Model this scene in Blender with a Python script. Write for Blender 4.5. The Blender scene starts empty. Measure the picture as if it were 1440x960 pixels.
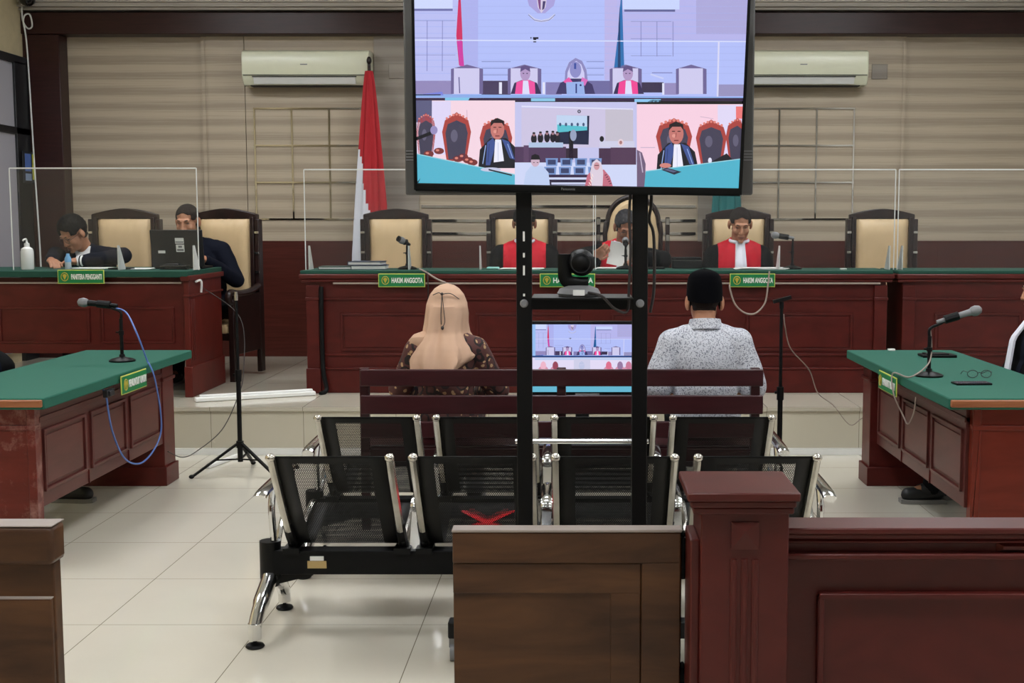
import bpy, bmesh, math, random
from mathutils import Vector as V, Matrix
PI = math.pi; R = math.radians
sc = bpy.context.scene; COL = sc.collection
random.seed(7)

# ---------------------------------------------------------------- camera, light level
PITCH = math.atan(166/1754)
cam_d = bpy.data.cameras.new('camera'); cam = bpy.data.objects.new('camera', cam_d); COL.objects.link(cam)
cam.location = (0, 0, 1.5); cam.rotation_euler = (PI/2 - PITCH, 0, 0)
cam_d.sensor_width = 36; cam_d.lens = 1754/1440*36; cam_d.shift_x = -94/1440; cam_d.clip_start = .05
sc.camera = cam
sc.view_settings.view_transform = 'Standard'; sc.view_settings.look = 'None'
sc.view_settings.exposure = 0.0; sc.view_settings.gamma = 1.0; sc.view_settings.use_curve_mapping = False
wd = bpy.data.worlds.new('world'); sc.world = wd; wd.use_nodes = True
wd.node_tree.nodes['Background'].inputs[0].default_value = (.8, .85, .9, 1)
wd.node_tree.nodes['Background'].inputs[1].default_value = .3
LAMP = 23.0            # radiance of the ceiling light diffusers
LAMP_POS = [(-3.2, 8.6), (-.35, 8.6), (2.5, 8.6), (-3.2, 5.2), (-.35, 5.2), (2.5, 5.2), (-3.2, 1.8), (-.35, 1.8), (2.5, 1.8)]
CEIL = 3.75

# ---------------------------------------------------------------- helpers
def lin(c):
    return tuple((x/12.92 if x <= .04045 else ((x+.055)/1.055)**2.4) for x in (q/255 for q in c))
def at(u, v, Y=None, z=None):
    c, s = math.cos(PITCH), math.sin(PITCH)
    x = (u-814)/1754; y = -(v-480)/1754
    d = (x, c+y*s, -s+y*c); t = Y/d[1] if Y is not None else (z-1.5)/d[2]
    return V((d[0]*t, d[1]*t, 1.5+d[2]*t))

class MB:
    def __init__(s): s.v = []; s.f = []; s.mi = []; s.m = 0; s.uv = None
    def add(s, vs, fs, T=None):
        n = len(s.v)
        s.v += [tuple(T @ V(p)) if T is not None else tuple(p) for p in vs]
        s.f += [tuple(i+n for i in f) for f in fs]; s.mi += [s.m]*len(fs)
        return s
    def box(s, x0, x1, y0, y1, z0, z1, T=None):
        vs = [(x, y, z) for z in (z0, z1) for y in (y0, y1) for x in (x0, x1)]
        return s.add(vs, [(0,2,3,1),(4,5,7,6),(0,1,5,4),(2,6,7,3),(0,4,6,2),(1,3,7,5)], T)
    def bar(s, p0, p1, w, h, up=(0,0,1)):
        p0, p1 = V(p0), V(p1); d = (p1-p0).normalized(); x = d.cross(V(up))
        x = x.normalized() if x.length > 1e-4 else V((1,0,0)); u = x.cross(d).normalized()
        vs = [p+x*a*w/2+u*b*h/2 for p in (p0, p1) for b in (-1, 1) for a in (-1, 1)]
        return s.add(vs, [(0,2,3,1),(4,5,7,6),(0,1,5,4),(2,6,7,3),(0,4,6,2),(1,3,7,5)])
    def tube(s, pts, r, n=10, closed=False, flat=1.0):
        pts = [V(p) for p in pts]; k = len(pts); rs = r if isinstance(r, (list, tuple)) else [r]*k
        vs = []; prev = None
        for i, p in enumerate(pts):
            a = pts[(i-1) % k] if closed or i else p; b = pts[(i+1) % k] if closed or i < k-1 else p
            t = (b-a).normalized()
            if prev is None:
                x = t.cross(V((0,0,1)))
                if x.length < 1e-3: x = t.cross(V((0,1,0)))
            else: x = prev - t*prev.dot(t)
            x.normalize(); prev = x; y = t.cross(x)
            vs += [p + (x*math.cos(2*PI*j/n) + y*math.sin(2*PI*j/n)*flat)*rs[i] for j in range(n)]
        fs = []
        for i in range(k if closed else k-1):
            a, b = i*n, ((i+1) % k)*n
            fs += [(a+j, a+(j+1) % n, b+(j+1) % n, b+j) for j in range(n)]
        if not closed: fs += [tuple(range(n-1, -1, -1)), tuple(range((k-1)*n, k*n))]
        return s.add(vs, fs)
    def cyl(s, p0, p1, r0, r1=None, n=16):
        return s.tube([p0, p1], [r0, r0 if r1 is None else r1], n)
    def lathe(s, prof, c=(0,0,0), n=24, T=None):
        vs = [(c[0]+r*math.cos(2*PI*j/n), c[1]+r*math.sin(2*PI*j/n), c[2]+z) for r, z in prof for j in range(n)]
        fs = []
        for i in range(len(prof)-1):
            fs += [(i*n+j, i*n+(j+1) % n, (i+1)*n+(j+1) % n, (i+1)*n+j) for j in range(n)]
        fs += [tuple(range(n-1, -1, -1)), tuple(range((len(prof)-1)*n, len(prof)*n))]
        return s.add(vs, fs, T)
    def prism(s, poly, ax, a, b, T=None):     # poly in the two other axes, in order
        def p3(p, t): return {'x': (t, p[0], p[1]), 'y': (p[0], t, p[1]), 'z': (p[0], p[1], t)}[ax]
        n = len(poly); vs = [p3(p, a) for p in poly] + [p3(p, b) for p in poly]
        fs = [tuple(range(n-1, -1, -1)), tuple(range(n, 2*n))] + [(i, (i+1) % n, n+(i+1) % n, n+i) for i in range(n)]
        return s.add(vs, fs, T)
    def ell(s, c, r, rot=None, n=16, m=10):
        c = V(c); vs = []; 
        for i in range(m+1):
            th = PI*i/m
            for j in range(n):
                ph = 2*PI*j/n
                q = V((r[0]*math.sin(th)*math.cos(ph), r[1]*math.sin(th)*math.sin(ph), r[2]*math.cos(th)))
                vs.append(c + (rot @ q if rot is not None else q))
        fs = [(i*n+j, (i+1)*n+j, (i+1)*n+(j+1) % n, i*n+(j+1) % n) for i in range(m) for j in range(n)]
        return s.add(vs, fs)
    def capsule(s, p0, p1, r0, r1, n=14):
        p0, p1 = V(p0), V(p1); d = p1-p0; L = d.length or 1e-6; d = d/L
        pts = []; rs = []
        for a in (80, 60, 40, 20, 0): pts.append(p0 - d*r0*math.sin(R(a))); rs.append(max(r0*math.cos(R(a)), 1e-4))
        for a in (0, 20, 40, 60, 80): pts.append(p1 + d*r1*math.sin(R(a))); rs.append(max(r1*math.cos(R(a)), 1e-4))
        return s.tube(pts, rs, n)
    def loft(s, rings):                        # closed rings of equal length, capped
        n = len(rings[0]); vs = [p for r in rings for p in r]; fs = []
        for i in range(len(rings)-1):
            fs += [(i*n+j, i*n+(j+1) % n, (i+1)*n+(j+1) % n, (i+1)*n+j) for j in range(n)]
        fs += [tuple(range(n-1, -1, -1)), tuple(range((len(rings)-1)*n, len(rings)*n))]
        return s.add(vs, fs)

def WM(o):
    m = o.matrix_basis.copy()
    while o.parent: o = o.parent; m = o.matrix_basis @ m
    return m
def finish(me, smooth=True, angle=35):
    bm = bmesh.new(); bm.from_mesh(me); bmesh.ops.remove_doubles(bm, verts=bm.verts, dist=1e-6)
    bmesh.ops.recalc_face_normals(bm, faces=bm.faces); bm.to_mesh(me); bm.free()
    if smooth:
        me.polygons.foreach_set('use_smooth', [True]*len(me.polygons)); me.set_sharp_from_angle(angle=R(angle))
def part(name, mb, mats, parent=None, bevel=0, smooth=True, label=None, local=False, keep=False):
    me = bpy.data.meshes.new(name)
    vs = mb.v
    if parent is not None and not local:
        Mi = WM(parent).inverted(); vs = [tuple(Mi @ V(p)) for p in vs]
    me.from_pydata(vs, [], mb.f)
    for m in (mats if isinstance(mats, (list, tuple)) else [mats]): me.materials.append(m)
    me.polygons.foreach_set('material_index', mb.mi)
    if mb.uv:
        ul = me.uv_layers.new(name='UVMap')
        for l in me.loops: ul.data[l.index].uv = mb.uv[l.vertex_index]
    if not keep: finish(me, smooth)
    elif smooth: me.polygons.foreach_set('use_smooth', [True]*len(me.polygons))
    o = bpy.data.objects.new(name, me); COL.objects.link(o)
    if parent is not None: o.parent = parent
    if bevel:
        b = o.modifiers.new('edge', 'BEVEL'); b.width = bevel; b.segments = 2; b.limit_method = 'ANGLE'; b.angle_limit = R(40)
    if label: o['label'] = label
    return o
def tag(o, label, cat, group=None):
    o['label'] = label; o['category'] = cat
    if group: o['group'] = group
    return o
def thing(name, label, cat, loc=(0,0,0), rz=0, group=None):
    o = bpy.data.objects.new(name, None); COL.objects.link(o)
    o.location = loc; o.rotation_euler = (0, 0, rz); o.empty_display_size = .1
    return tag(o, label, cat, group)
def struct(name, mb, mats, **k):
    o = part(name, mb, mats, **k); o['kind'] = 'structure'; return o
def copy_tree(o, parent=None):
    c = o.copy(); COL.objects.link(c)
    if parent is not None: c.parent = parent
    for ch in list(o.children): copy_tree(ch, c)
    return c
def kids(o): return list(o.children)
def smoothpath(pts, k=6):
    pts = [V(p) for p in pts]; out = []
    for i in range(len(pts)-1):
        p0 = pts[max(i-1, 0)]; p1 = pts[i]; p2 = pts[i+1]; p3 = pts[min(i+2, len(pts)-1)]
        for j in range(k):
            t = j/k
            out.append(.5*((2*p1)+(p2-p0)*t+(2*p0-5*p1+4*p2-p3)*t*t+(3*p1-p0-3*p2+p3)*t**3))
    return out+[pts[-1]]

# ---------------------------------------------------------------- materials
class NT:
    def __init__(s, name):
        s.m = bpy.data.materials.new(name); s.m.use_nodes = True; s.t = s.m.node_tree; s.b = s.t.nodes['Principled BSDF']
    def n(s, typ, **k):
        q = s.t.nodes.new(typ)
        for a, v in k.items():
            if a.startswith('i_'): q.inputs[int(a[2:])].default_value = v
            else: setattr(q, a, v)
        return q
    def l(s, a, b): s.t.links.new(a, b)
    def math(s, op, a, b=None, c=None):
        q = s.n('ShaderNodeMath', operation=op)
        for i, x in enumerate((a, b, c)):
            if x is None: continue
            if isinstance(x, (int, float)): q.inputs[i].default_value = x
            else: s.l(x, q.inputs[i])
        return q.outputs[0]
def c4(c): return (*lin(c), 1)
def plain(name, rgb, rough=.5, metal=0, spec=.5, vary=.12, scale=12, bump=0, coat=0):
    t = NT(name); b = t.b
    b.inputs['Roughness'].default_value = rough; b.inputs['Metallic'].default_value = metal; b.inputs['Specular IOR Level'].default_value = spec
    b.inputs['Coat Weight'].default_value = coat; b.inputs['Coat Roughness'].default_value = .15
    tc = t.n('ShaderNodeTexCoord'); nz = t.n('ShaderNodeTexNoise'); nz.inputs['Scale'].default_value = scale; nz.inputs['Detail'].default_value = 4
    t.l(tc.outputs['Object'], nz.inputs['Vector'])
    mx = t.n('ShaderNodeMix', data_type='RGBA'); l0 = lin(rgb)
    mx.inputs[6].default_value = (*[x*(1-vary) for x in l0], 1); mx.inputs[7].default_value = (*[min(x*(1+vary), 1) for x in l0], 1)
    t.l(nz.outputs[0], mx.inputs[0]); t.l(mx.outputs[2], b.inputs['Base Color'])
    if bump:
        bp = t.n('ShaderNodeBump'); bp.inputs['Strength'].default_value = bump; bp.inputs['Distance'].default_value = .004
        t.l(nz.outputs[0], bp.inputs['Height']); t.l(bp.outputs[0], b.inputs['Normal'])
    return t.m
def wood(name, a, bcol, axis=(2, 30, 30), rough=.35, coat=.04, wear=None):
    t = NT(name); b = t.b; b.inputs['Roughness'].default_value = rough; b.inputs['Specular IOR Level'].default_value = .3; b.inputs['Coat Weight'].default_value = coat; b.inputs['Coat Roughness'].default_value = .2
    tc = t.n('ShaderNodeTexCoord'); mp = t.n('ShaderNodeMapping'); mp.inputs['Scale'].default_value = axis
    t.l(tc.outputs['Object'], mp.inputs[0])
    nz = t.n('ShaderNodeTexNoise'); nz.inputs['Scale'].default_value = 1.6; nz.inputs['Detail'].default_value = 6; nz.inputs['Distortion'].default_value = .6
    t.l(mp.outputs[0], nz.inputs['Vector'])
    cr = t.n('ShaderNodeValToRGB'); e = cr.color_ramp.elements
    e[0].position = .32; e[0].color = c4(a); e[1].position = .68; e[1].color = c4(bcol)
    t.l(nz.outputs[0], cr.inputs[0]); out = cr.outputs[0]
    if wear:
        n2 = t.n('ShaderNodeTexNoise'); n2.inputs['Scale'].default_value = 9; n2.inputs['Detail'].default_value = 8; n2.inputs['Roughness'].default_value = .7
        t.l(tc.outputs['Object'], n2.inputs['Vector'])
        r2 = t.n('ShaderNodeValToRGB'); r2.color_ramp.elements[0].position = .50; r2.color_ramp.elements[0].color = (0,0,0,1); r2.color_ramp.elements[1].position = .75; r2.color_ramp.elements[1].color = (.6,.6,.6,1)
        t.l(n2.outputs[0], r2.inputs[0])
        mx = t.n('ShaderNodeMix', data_type='RGBA'); t.l(r2.outputs[0], mx.inputs[0]); t.l(out, mx.inputs[6]); mx.inputs[7].default_value = c4(wear); out = mx.outputs[2]
    t.l(out, b.inputs['Base Color'])
    return t.m
def emis(name, rgb, s=1.0):
    t = NT(name); b = t.b; b.inputs['Base Color'].default_value = (0,0,0,1)
    b.inputs['Emission Color'].default_value = c4(rgb); b.inputs['Emission Strength'].default_value = s; return t.m

def mat_tiles(name, rgb, sx, sy, ox, oy, axes=(0, 1), rough=.05):
    t = NT(name); b = t.b; b.inputs['Roughness'].default_value = rough; b.inputs['Specular IOR Level'].default_value = .5
    tc = t.n('ShaderNodeTexCoord'); sp = t.n('ShaderNodeSeparateXYZ'); t.l(tc.outputs['Object'], sp.inputs[0])
    def line(k, s, o):
        f = t.math('FRACT', t.math('DIVIDE', t.math('SUBTRACT', sp.outputs[k], o), s))
        return t.math('LESS_THAN', t.math('MULTIPLY', t.math('MINIMUM', f, t.math('SUBTRACT', 1.0, f)), s), .0017)
    g = t.math('MAXIMUM', line(axes[0], sx, ox), line(axes[1], sy, oy))
    nz = t.n('ShaderNodeTexNoise'); nz.inputs['Scale'].default_value = 2.2; nz.inputs['Detail'].default_value = 5; t.l(tc.outputs['Object'], nz.inputs['Vector'])
    l0 = lin(rgb); m1 = t.n('ShaderNodeMix', data_type='RGBA'); m1.inputs[6].default_value = (*[x*.93 for x in l0], 1); m1.inputs[7].default_value = (*[x*1.05 for x in l0], 1)
    t.l(nz.outputs[0], m1.inputs[0])
    m2 = t.n('ShaderNodeMix', data_type='RGBA'); t.l(g, m2.inputs[0]); t.l(m1.outputs[2], m2.inputs[6]); m2.inputs[7].default_value = c4((128, 120, 106))
    t.l(m2.outputs[2], b.inputs['Base Color'])
    n3 = t.n('ShaderNodeTexNoise'); n3.inputs['Scale'].default_value = 14; t.l(tc.outputs['Object'], n3.inputs['Vector'])
    t.l(t.math('ADD', t.math('MULTIPLY', n3.outputs[0], .10), rough), b.inputs['Roughness'])
    return t.m
def mat_streak(name, light, dark, dim=1.0):
    t = NT(name); b = t.b; b.inputs['Roughness'].default_value = .45
    tc = t.n('ShaderNodeTexCoord'); mp = t.n('ShaderNodeMapping'); mp.inputs['Scale'].default_value = (.7, .7, 52); t.l(tc.outputs['Object'], mp.inputs[0])
    nz = t.n('ShaderNodeTexNoise'); nz.inputs['Scale'].default_value = 1.5; nz.inputs['Detail'].default_value = 9; nz.inputs['Roughness'].default_value = .74; t.l(mp.outputs[0], nz.inputs['Vector'])
    sp = t.n('ShaderNodeSeparateXYZ'); t.l(tc.outputs['Object'], sp.inputs[0])
    w = t.math('MULTIPLY', t.math('SINE', t.math('MULTIPLY', sp.outputs[2], 2*PI/.135)), .15)
    f = t.math('ADD', nz.outputs[0], w)
    cr = t.n('ShaderNodeValToRGB'); e = cr.color_ramp.elements; e[0].position = .36; e[0].color = c4(dark); e[1].position = .62; e[1].color = c4(light)
    t.l(f, cr.inputs[0]); t.l(cr.outputs[0], b.inputs['Base Color'])
    return t.m
def mat_acrylic():
    t = NT('clear_acrylic'); nt = t.t
    tr = t.n('ShaderNodeBsdfTransparent'); tr.inputs[0].default_value = (.985, .988, .988, 1)
    gl = t.n('ShaderNodeBsdfGlossy'); gl.inputs['Roughness'].default_value = .03
    df = t.n('ShaderNodeBsdfDiffuse'); df.inputs[0].default_value = (.75, .77, .78, 1)
    fr = t.n('ShaderNodeFresnel'); fr.inputs[0].default_value = 1.45
    m1 = t.n('ShaderNodeMixShader'); t.l(t.math('MULTIPLY', fr.outputs[0], .42), m1.inputs[0]); t.l(tr.outputs[0], m1.inputs[1]); t.l(gl.outputs[0], m1.inputs[2])
    m2 = t.n('ShaderNodeMixShader'); m2.inputs[0].default_value = .011; t.l(m1.outputs[0], m2.inputs[1]); t.l(df.outputs[0], m2.inputs[2])
    t.l(m2.outputs[0], nt.nodes['Material Output'].inputs[0]); return t.m
def mat_perf():
    t = NT('perforated_black_steel'); b = t.b; nt = t.t
    b.inputs['Base Color'].default_value = (.004, .004, .0045, 1); b.inputs['Roughness'].default_value = .42; b.inputs['Specular IOR Level'].default_value = .22
    uv = t.n('ShaderNodeUVMap'); sp = t.n('ShaderNodeSeparateXYZ'); t.l(uv.outputs[0], sp.inputs[0]); u, v = sp.outputs[0], sp.outputs[1]
    p, q = .0078, .0078
    row = t.math('FLOOR', t.math('DIVIDE', v, q)); odd = t.math('MULTIPLY', t.math('MODULO', row, 2.0), .5)
    fu = t.math('SUBTRACT', t.math('FRACT', t.math('ADD', t.math('DIVIDE', u, p), odd)), .5); fv = t.math('SUBTRACT', t.math('FRACT', t.math('DIVIDE', v, q)), .5)
    d = t.math('ADD', t.math('MULTIPLY', fu, fu), t.math('MULTIPLY', fv, fv)); h = t.math('LESS_THAN', d, .185)
    for x, a, c in ((u, .07, .358), (v, .035, 9)):
        h = t.math('MULTIPLY', h, t.math('MULTIPLY', t.math('GREATER_THAN', x, a), t.math('LESS_THAN', x, c)))
    tr = t.n('ShaderNodeBsdfTransparent'); mx = t.n('ShaderNodeMixShader'); t.l(h, mx.inputs[0]); t.l(b.outputs[0], mx.inputs[1]); t.l(tr.outputs[0], mx.inputs[2])
    t.l(mx.outputs[0], nt.nodes['Material Output'].inputs[0]); return t.m
def mat_pattern(name, base, ink, scale, thr, ink2=None, rough=.8):
    t = NT(name); b = t.b; b.inputs['Roughness'].default_value = rough
    tc = t.n('ShaderNodeTexCoord'); nz = t.n('ShaderNodeTexNoise'); nz.inputs['Scale'].default_value = scale*.6; t.l(tc.outputs['Object'], nz.inputs['Vector'])
    ad = t.n('ShaderNodeMix', data_type='RGBA', blend_type='ADD'); ad.inputs[0].default_value = .03; t.l(tc.outputs['Object'], ad.inputs[6]); t.l(nz.outputs[1], ad.inputs[7])
    vo = t.n('ShaderNodeTexVoronoi'); vo.feature = 'F1'; vo.inputs['Scale'].default_value = scale; t.l(ad.outputs[2], vo.inputs['Vector'])
    h = t.math('LESS_THAN', vo.outputs['Distance'], thr)
    mx = t.n('ShaderNodeMix', data_type='RGBA'); t.l(h, mx.inputs[0]); mx.inputs[6].default_value = c4(base); mx.inputs[7].default_value = c4(ink); out = mx.outputs[2]
    if ink2:
        v2 = t.n('ShaderNodeTexVoronoi'); v2.inputs['Scale'].default_value = scale*.45; t.l(ad.outputs[2], v2.inputs['Vector'])
        h2 = t.math('LESS_THAN', t.math('ABSOLUTE', t.math('SUBTRACT', v2.outputs['Distance'], .42)), .07)
        m2 = t.n('ShaderNodeMix', data_type='RGBA'); t.l(h2, m2.inputs[0]); t.l(out, m2.inputs[6]); m2.inputs[7].default_value = c4(ink2); out = m2.outputs[2]
    t.l(out, b.inputs['Base Color']); return t.m

m_floor = mat_tiles('floor_tiles', (208, 202, 187), .604, .606, -1.797, 4.564)
m_plat = mat_tiles('platform_tiles', (190, 183, 166), .604, .606, -2.40, 8.05)
m_riser = mat_tiles('riser_tiles', (196, 189, 170), .604, .9, -2.40, -.2, (0, 2), .2)
m_wallpaper = mat_streak('streaked_wall_panel', (190, 175, 152), (164, 148, 127))
m_crown = mat_streak('streaked_crown', (205, 198, 186), (170, 162, 150))
m_cream = plain('cream_paint', (212, 196, 158), .8)
m_white = plain('white_paint', (225, 225, 222), .8)
m_darkwood = wood('very_dark_wood', (44, 20, 18), (56, 27, 24), (3, 30, 30))
m_wains = wood('wainscot_wood', (68, 26, 19), (84, 36, 28), (1.5, 20, 40), .4)
m_red = wood('mahogany', (74, 19, 15), (88, 26, 21), (3, 6, 6), .4)
m_redlit = wood('mahogany_lighter', (90, 28, 21), (108, 37, 29), (2, 10, 10), wear=(190, 150, 140))
m_redend = wood('mahogany_end', (100, 32, 18), (114, 40, 25), (2, 10, 10))
m_mauve = wood('mahogany_panel', (80, 36, 32), (92, 44, 40), (10, 2, 10), .4)
m_pew = wood('dark_maroon_wood', (48, 15, 20), (58, 21, 26), (3, 20, 20))
m_rail = wood('rail_mahogany', (74, 23, 19), (84, 29, 24), (4, 4, 6), .38)
m_gate = wood('gate_walnut', (58, 35, 20), (92, 60, 36), (1.6, 8, 9), .4)
m_edge = wood('worn_edge', (140, 85, 55), (165, 105, 70))
m_lip = plain('pale_edge', (168, 152, 142), .4)
m_green = plain('green_felt', (14, 90, 72), .8, vary=.08, scale=60)
m_dgreen = plain('green_cloth_edge', (12, 70, 56), .75)
m_black = plain('black_metal', (7, 7, 8), .45, spec=.22)
m_blackm = plain('black_matt', (9, 9, 10), .6, spec=.2)
m_dgrey = plain('dark_grey_plastic', (34, 34, 36), .45, spec=.3)
m_mgrey = plain('mid_grey_plastic', (120, 120, 122), .4)
m_chrome = plain('chrome', (222, 222, 222), .12, 1, vary=.03)
m_brushed = plain('brushed_metal', (196, 192, 184), .22, 1, vary=.35, scale=14)
m_mirror = plain('mirror_strip', (190, 186, 180), .06, 1, vary=.3, scale=3)
m_wplastic = plain('white_plastic', (236, 236, 232), .35, vary=.03)
m_ac = plain('ivory_plastic', (226, 226, 200), .3, vary=.03)
m_paper = plain('paper', (235, 235, 232), .8, vary=.04)
m_uphol = plain('cream_leather', (204, 176, 134), .45, vary=.14, scale=9)
m_chairwood = wood('chair_dark_wood', (24, 13, 12), (40, 22, 19), (8, 8, 8), .35, .1)
m_acr = mat_acrylic()
m_acre = plain('acrylic_edge', (225, 228, 226), .3, vary=.02)
m_perf = mat_perf()
m_red_sign = plain('red_sticker', (230, 24, 36), .5)
m_frost = plain('frosted_pane', (178, 176, 184), .5, vary=.05, scale=2)
m_alu = plain('black_aluminium', (24, 25, 28), .4)
m_sign = plain('sign_green', (0, 122, 66), .45, vary=.05); m_signy = plain('sign_yellow', (206, 212, 96), .45, vary=.05); m_gold = plain('sign_gold', (190, 170, 60), .4)
m_flagr = plain('flag_red', (178, 28, 38), .75); m_flagw = plain('flag_white', (222, 224, 232), .8, vary=.04); m_flagg = plain('flag_teal', (18, 104, 104), .75)
m_blue = plain('blue_cable', (88, 120, 190), .5); m_greycable = plain('grey_cable', (150, 135, 125), .5); m_dcable = plain('dark_cable', (40, 34, 34), .5)
m_glass = plain('lens_glass', (8, 8, 12), .05, spec=.8)
m_lamp = emis('lamp_diffuser', (248, 251, 255), LAMP)

# ---------------------------------------------------------------- the room
b = MB(); b.box(-4.95, 4.35, -3.1, 11.3, -.1, 0); struct('floor', b, m_floor, smooth=False)
b = MB(); b.box(-4.84, 4.25, 8.05, 11.2, 0, .285); b.m = 1; b.box(-4.84, 4.25, 8.03, 11.2, .285, .31)
struct('platform_floor', b, [m_riser, m_plat], smooth=False)
b = MB(); b.box(-4.84, 4.25, 8.02, 8.05, 0, .04); struct('trim_1', b, m_wplastic)
b = MB(); b.box(-4.95, 4.35, -3.1, 11.5, CEIL, CEIL+.1); struct('ceiling', b, m_white)
b = MB(); b.box(-4.95, 4.35, 11.22, 11.5, 0, CEIL); struct('wall_back', b, m_wallpaper)
b = MB(); b.box(4.25, 4.35, -3.1, 11.3, 0, CEIL); struct('wall_right', b, m_white)
b = MB(); b.box(-4.95, 4.35, -3.1, -3.0, 0, CEIL); struct('wall_front', b, m_white)
b = MB(); b.box(-4.95, -4.84, -3.1, 11.3, 0, CEIL); struct('wall_left', b, m_cream)
# crown above the beam, the beam itself and the corner post
b = MB(); b.box(-4.84, 4.25, 11.0, 11.22, 3.335, CEIL)
for z in (3.335, 3.36, 3.40, 3.45): b.box(-4.84, 4.25, 10.985-.02*(z > 3.35), 11.0, z, z+.012)
struct('trim_2', b, m_crown)
b = MB(); b.box(-4.84, 4.25, 11.02, 11.22, 3.135, 3.32); struct('beam', b, m_darkwood, bevel=.006)
b = MB(); b.box(-4.84, -4.52, 11.04, 11.22, .31, 3.135); struct('trim_3', b, m_darkwood, bevel=.006)
# raised middle panelling with board seams
b = MB()
for x0, x1 in ((-3.28, -2.95), (-2.944, -1.80), (-1.42, 1.06), (1.44, 2.83)):
    b.box(x0, x1, 11.17, 11.22, 1.34, 3.135)
b.box(-3.30, -3.28, 11.185, 11.22, 1.34, 3.135); b.box(2.83, 2.86, 11.185, 11.22, 1.34, 3.135); b.box(-3.33, -3.30, 11.18, 11.22, 1.34, 3.135); b.box(2.86, 2.885, 11.18, 11.22, 1.34, 3.135)
struct('wall_panelling', b, m_wallpaper)
b = MB()
for x0, x1 in ((-1.80, -1.42), (1.06, 1.44)): b.box(x0, x1, 11.14, 11.22, 1.34, 3.135)
m_pil = mat_streak('grey_pilaster', (160, 150, 138), (140, 130, 120)); struct('trim_4', b, m_pil)
b = MB(); b.box(-4.52, 4.25, 11.15, 11.22, .31, 1.345)
for x in (-1.9, -.2, 1.5, 3.2): b.box(x, x+.012, 11.146, 11.15, .31, 1.345)
struct('trim_5', b, m_wains)
# mirror strips let into the wall
b = MB()
for gx in (-2.868, 1.443):
    for i in range(4):
        x = gx+i*.330
        b.box(x-.007, x+.007, 11.158, 11.17, 1.538, 2.51)
    for j in range(4):
        z = 2.51-j*.324
        b.box(gx-.01, gx+1.0, 11.157, 11.17, z-.007, z+.007)
for z in (1.65, 1.525, 1.41, 1.78): b.box(-1.40, 1.04, 11.157, 11.17, z-.012, z+.012)
struct('mirror_trim', b, m_mirror)
# left side window and panel
win = MB()
for y0, y1, z0, z1 in ((10.78, 11.16, .31, 2.88), (8.0, 11.16, 2.86, 2.93), (8.0, 11.16, 2.26, 2.32), (9.3, 9.36, .31, 2.9)):
    win.box(-4.845, -4.80, y0, y1, z0, z1)
w = struct('window_1', win, m_alu, bevel=.004)
p = MB(); p.box(-4.83, -4.82, 8.0, 10.8, .4, 2.27); p.box(-4.83, -4.82, 8.0, 10.8, 2.31, 2.87); part('window_pane', p, m_frost, w)

for i, (x, y) in enumerate(LAMP_POS):
    t = thing('ceiling_light', 'flat white ceiling light panel in the ceiling grid', 'ceiling light', (x, y, CEIL), 0, 'ceiling light panels')
    f = MB()
    for a in (-1, 1): f.box(x-.62, x+.62, y+a*.31-.015, y+a*.31+.015, CEIL-.035, CEIL-.001); f.box(x+a*.61-.015, x+a*.61+.015, y-.30, y+.30, CEIL-.035, CEIL-.001)
    part('frame', f, m_white, t); d = MB(); d.box(x-.595, x+.595, y-.295, y+.295, CEIL-.025, CEIL-.005); part('diffuser', d, m_lamp, t)
# ---------------------------------------------------------------- lettering and signs
def lettering(name, text, parent, T, w, h, mat, depth=.002, bold=.012):
    cu = bpy.data.curves.new('letters', 'FONT'); cu.body = text; cu.size = 1; cu.extrude = depth; cu.offset = bold; cu.align_x = 'CENTER'; cu.align_y = 'CENTER'
    o = bpy.data.objects.new('letters', cu); COL.objects.link(o)
    bpy.context.view_layer.update()
    me = bpy.data.meshes.new_from_object(o.evaluated_get(bpy.context.evaluated_depsgraph_get()))
    bpy.data.objects.remove(o); bpy.data.curves.remove(cu)
    xs = [v.co.x for v in me.vertices]; ys = [v.co.y for v in me.vertices]
    cx, cy = (min(xs)+max(xs))/2, (min(ys)+max(ys))/2; sx, sy = w/(max(xs)-min(xs)), h/(max(ys)-min(ys))
    for v in me.vertices:
        q = T @ V(((v.co.x-cx)*sx, -v.co.z, (v.co.y-cy)*sy)); v.co = q
    me.materials.clear(); me.materials.append(mat)
    r = bpy.data.objects.new(name, me); COL.objects.link(r); r.parent = parent; return r
def desk_sign(label, c, w, h, rz, text, tx=.13):
    t = thing('desk_sign', label, 'sign', c, rz, 'green and yellow desk signs')
    b = MB(); b.box(-w/2, w/2, -.006, -.001, -h/2, h/2); part('border', b, m_signy, t, local=True, bevel=.001)
    b = MB(); e = h*.055; b.box(-w/2+e, w/2-e, -.009, -.004, -h/2+e, h/2-e); part('board', b, m_sign, t, local=True)
    b = MB(); g = -w/2+h*.52; r = h*.30
    b.tube([(g+r*.85*math.cos(a*PI/8), -.010, r*.98*math.sin(a*PI/8)) for a in range(16)], h*.03, 6, True)
    b.prism([(g-r*.5, r*.3), (g, -r*.75), (g+r*.5, r*.3), (g+r*.2, r*.65), (g-r*.2, r*.65)], 'y', -.011, -.008)
    part('emblem', b, m_gold, t, local=True)
    lw = w-h*1.15
    lettering('lettering', text, t, Matrix.Translation((w/2-h*.16-lw/2, -.010, 0)), lw, h*.40, m_wplastic, .001, .032)
    return t

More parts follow.
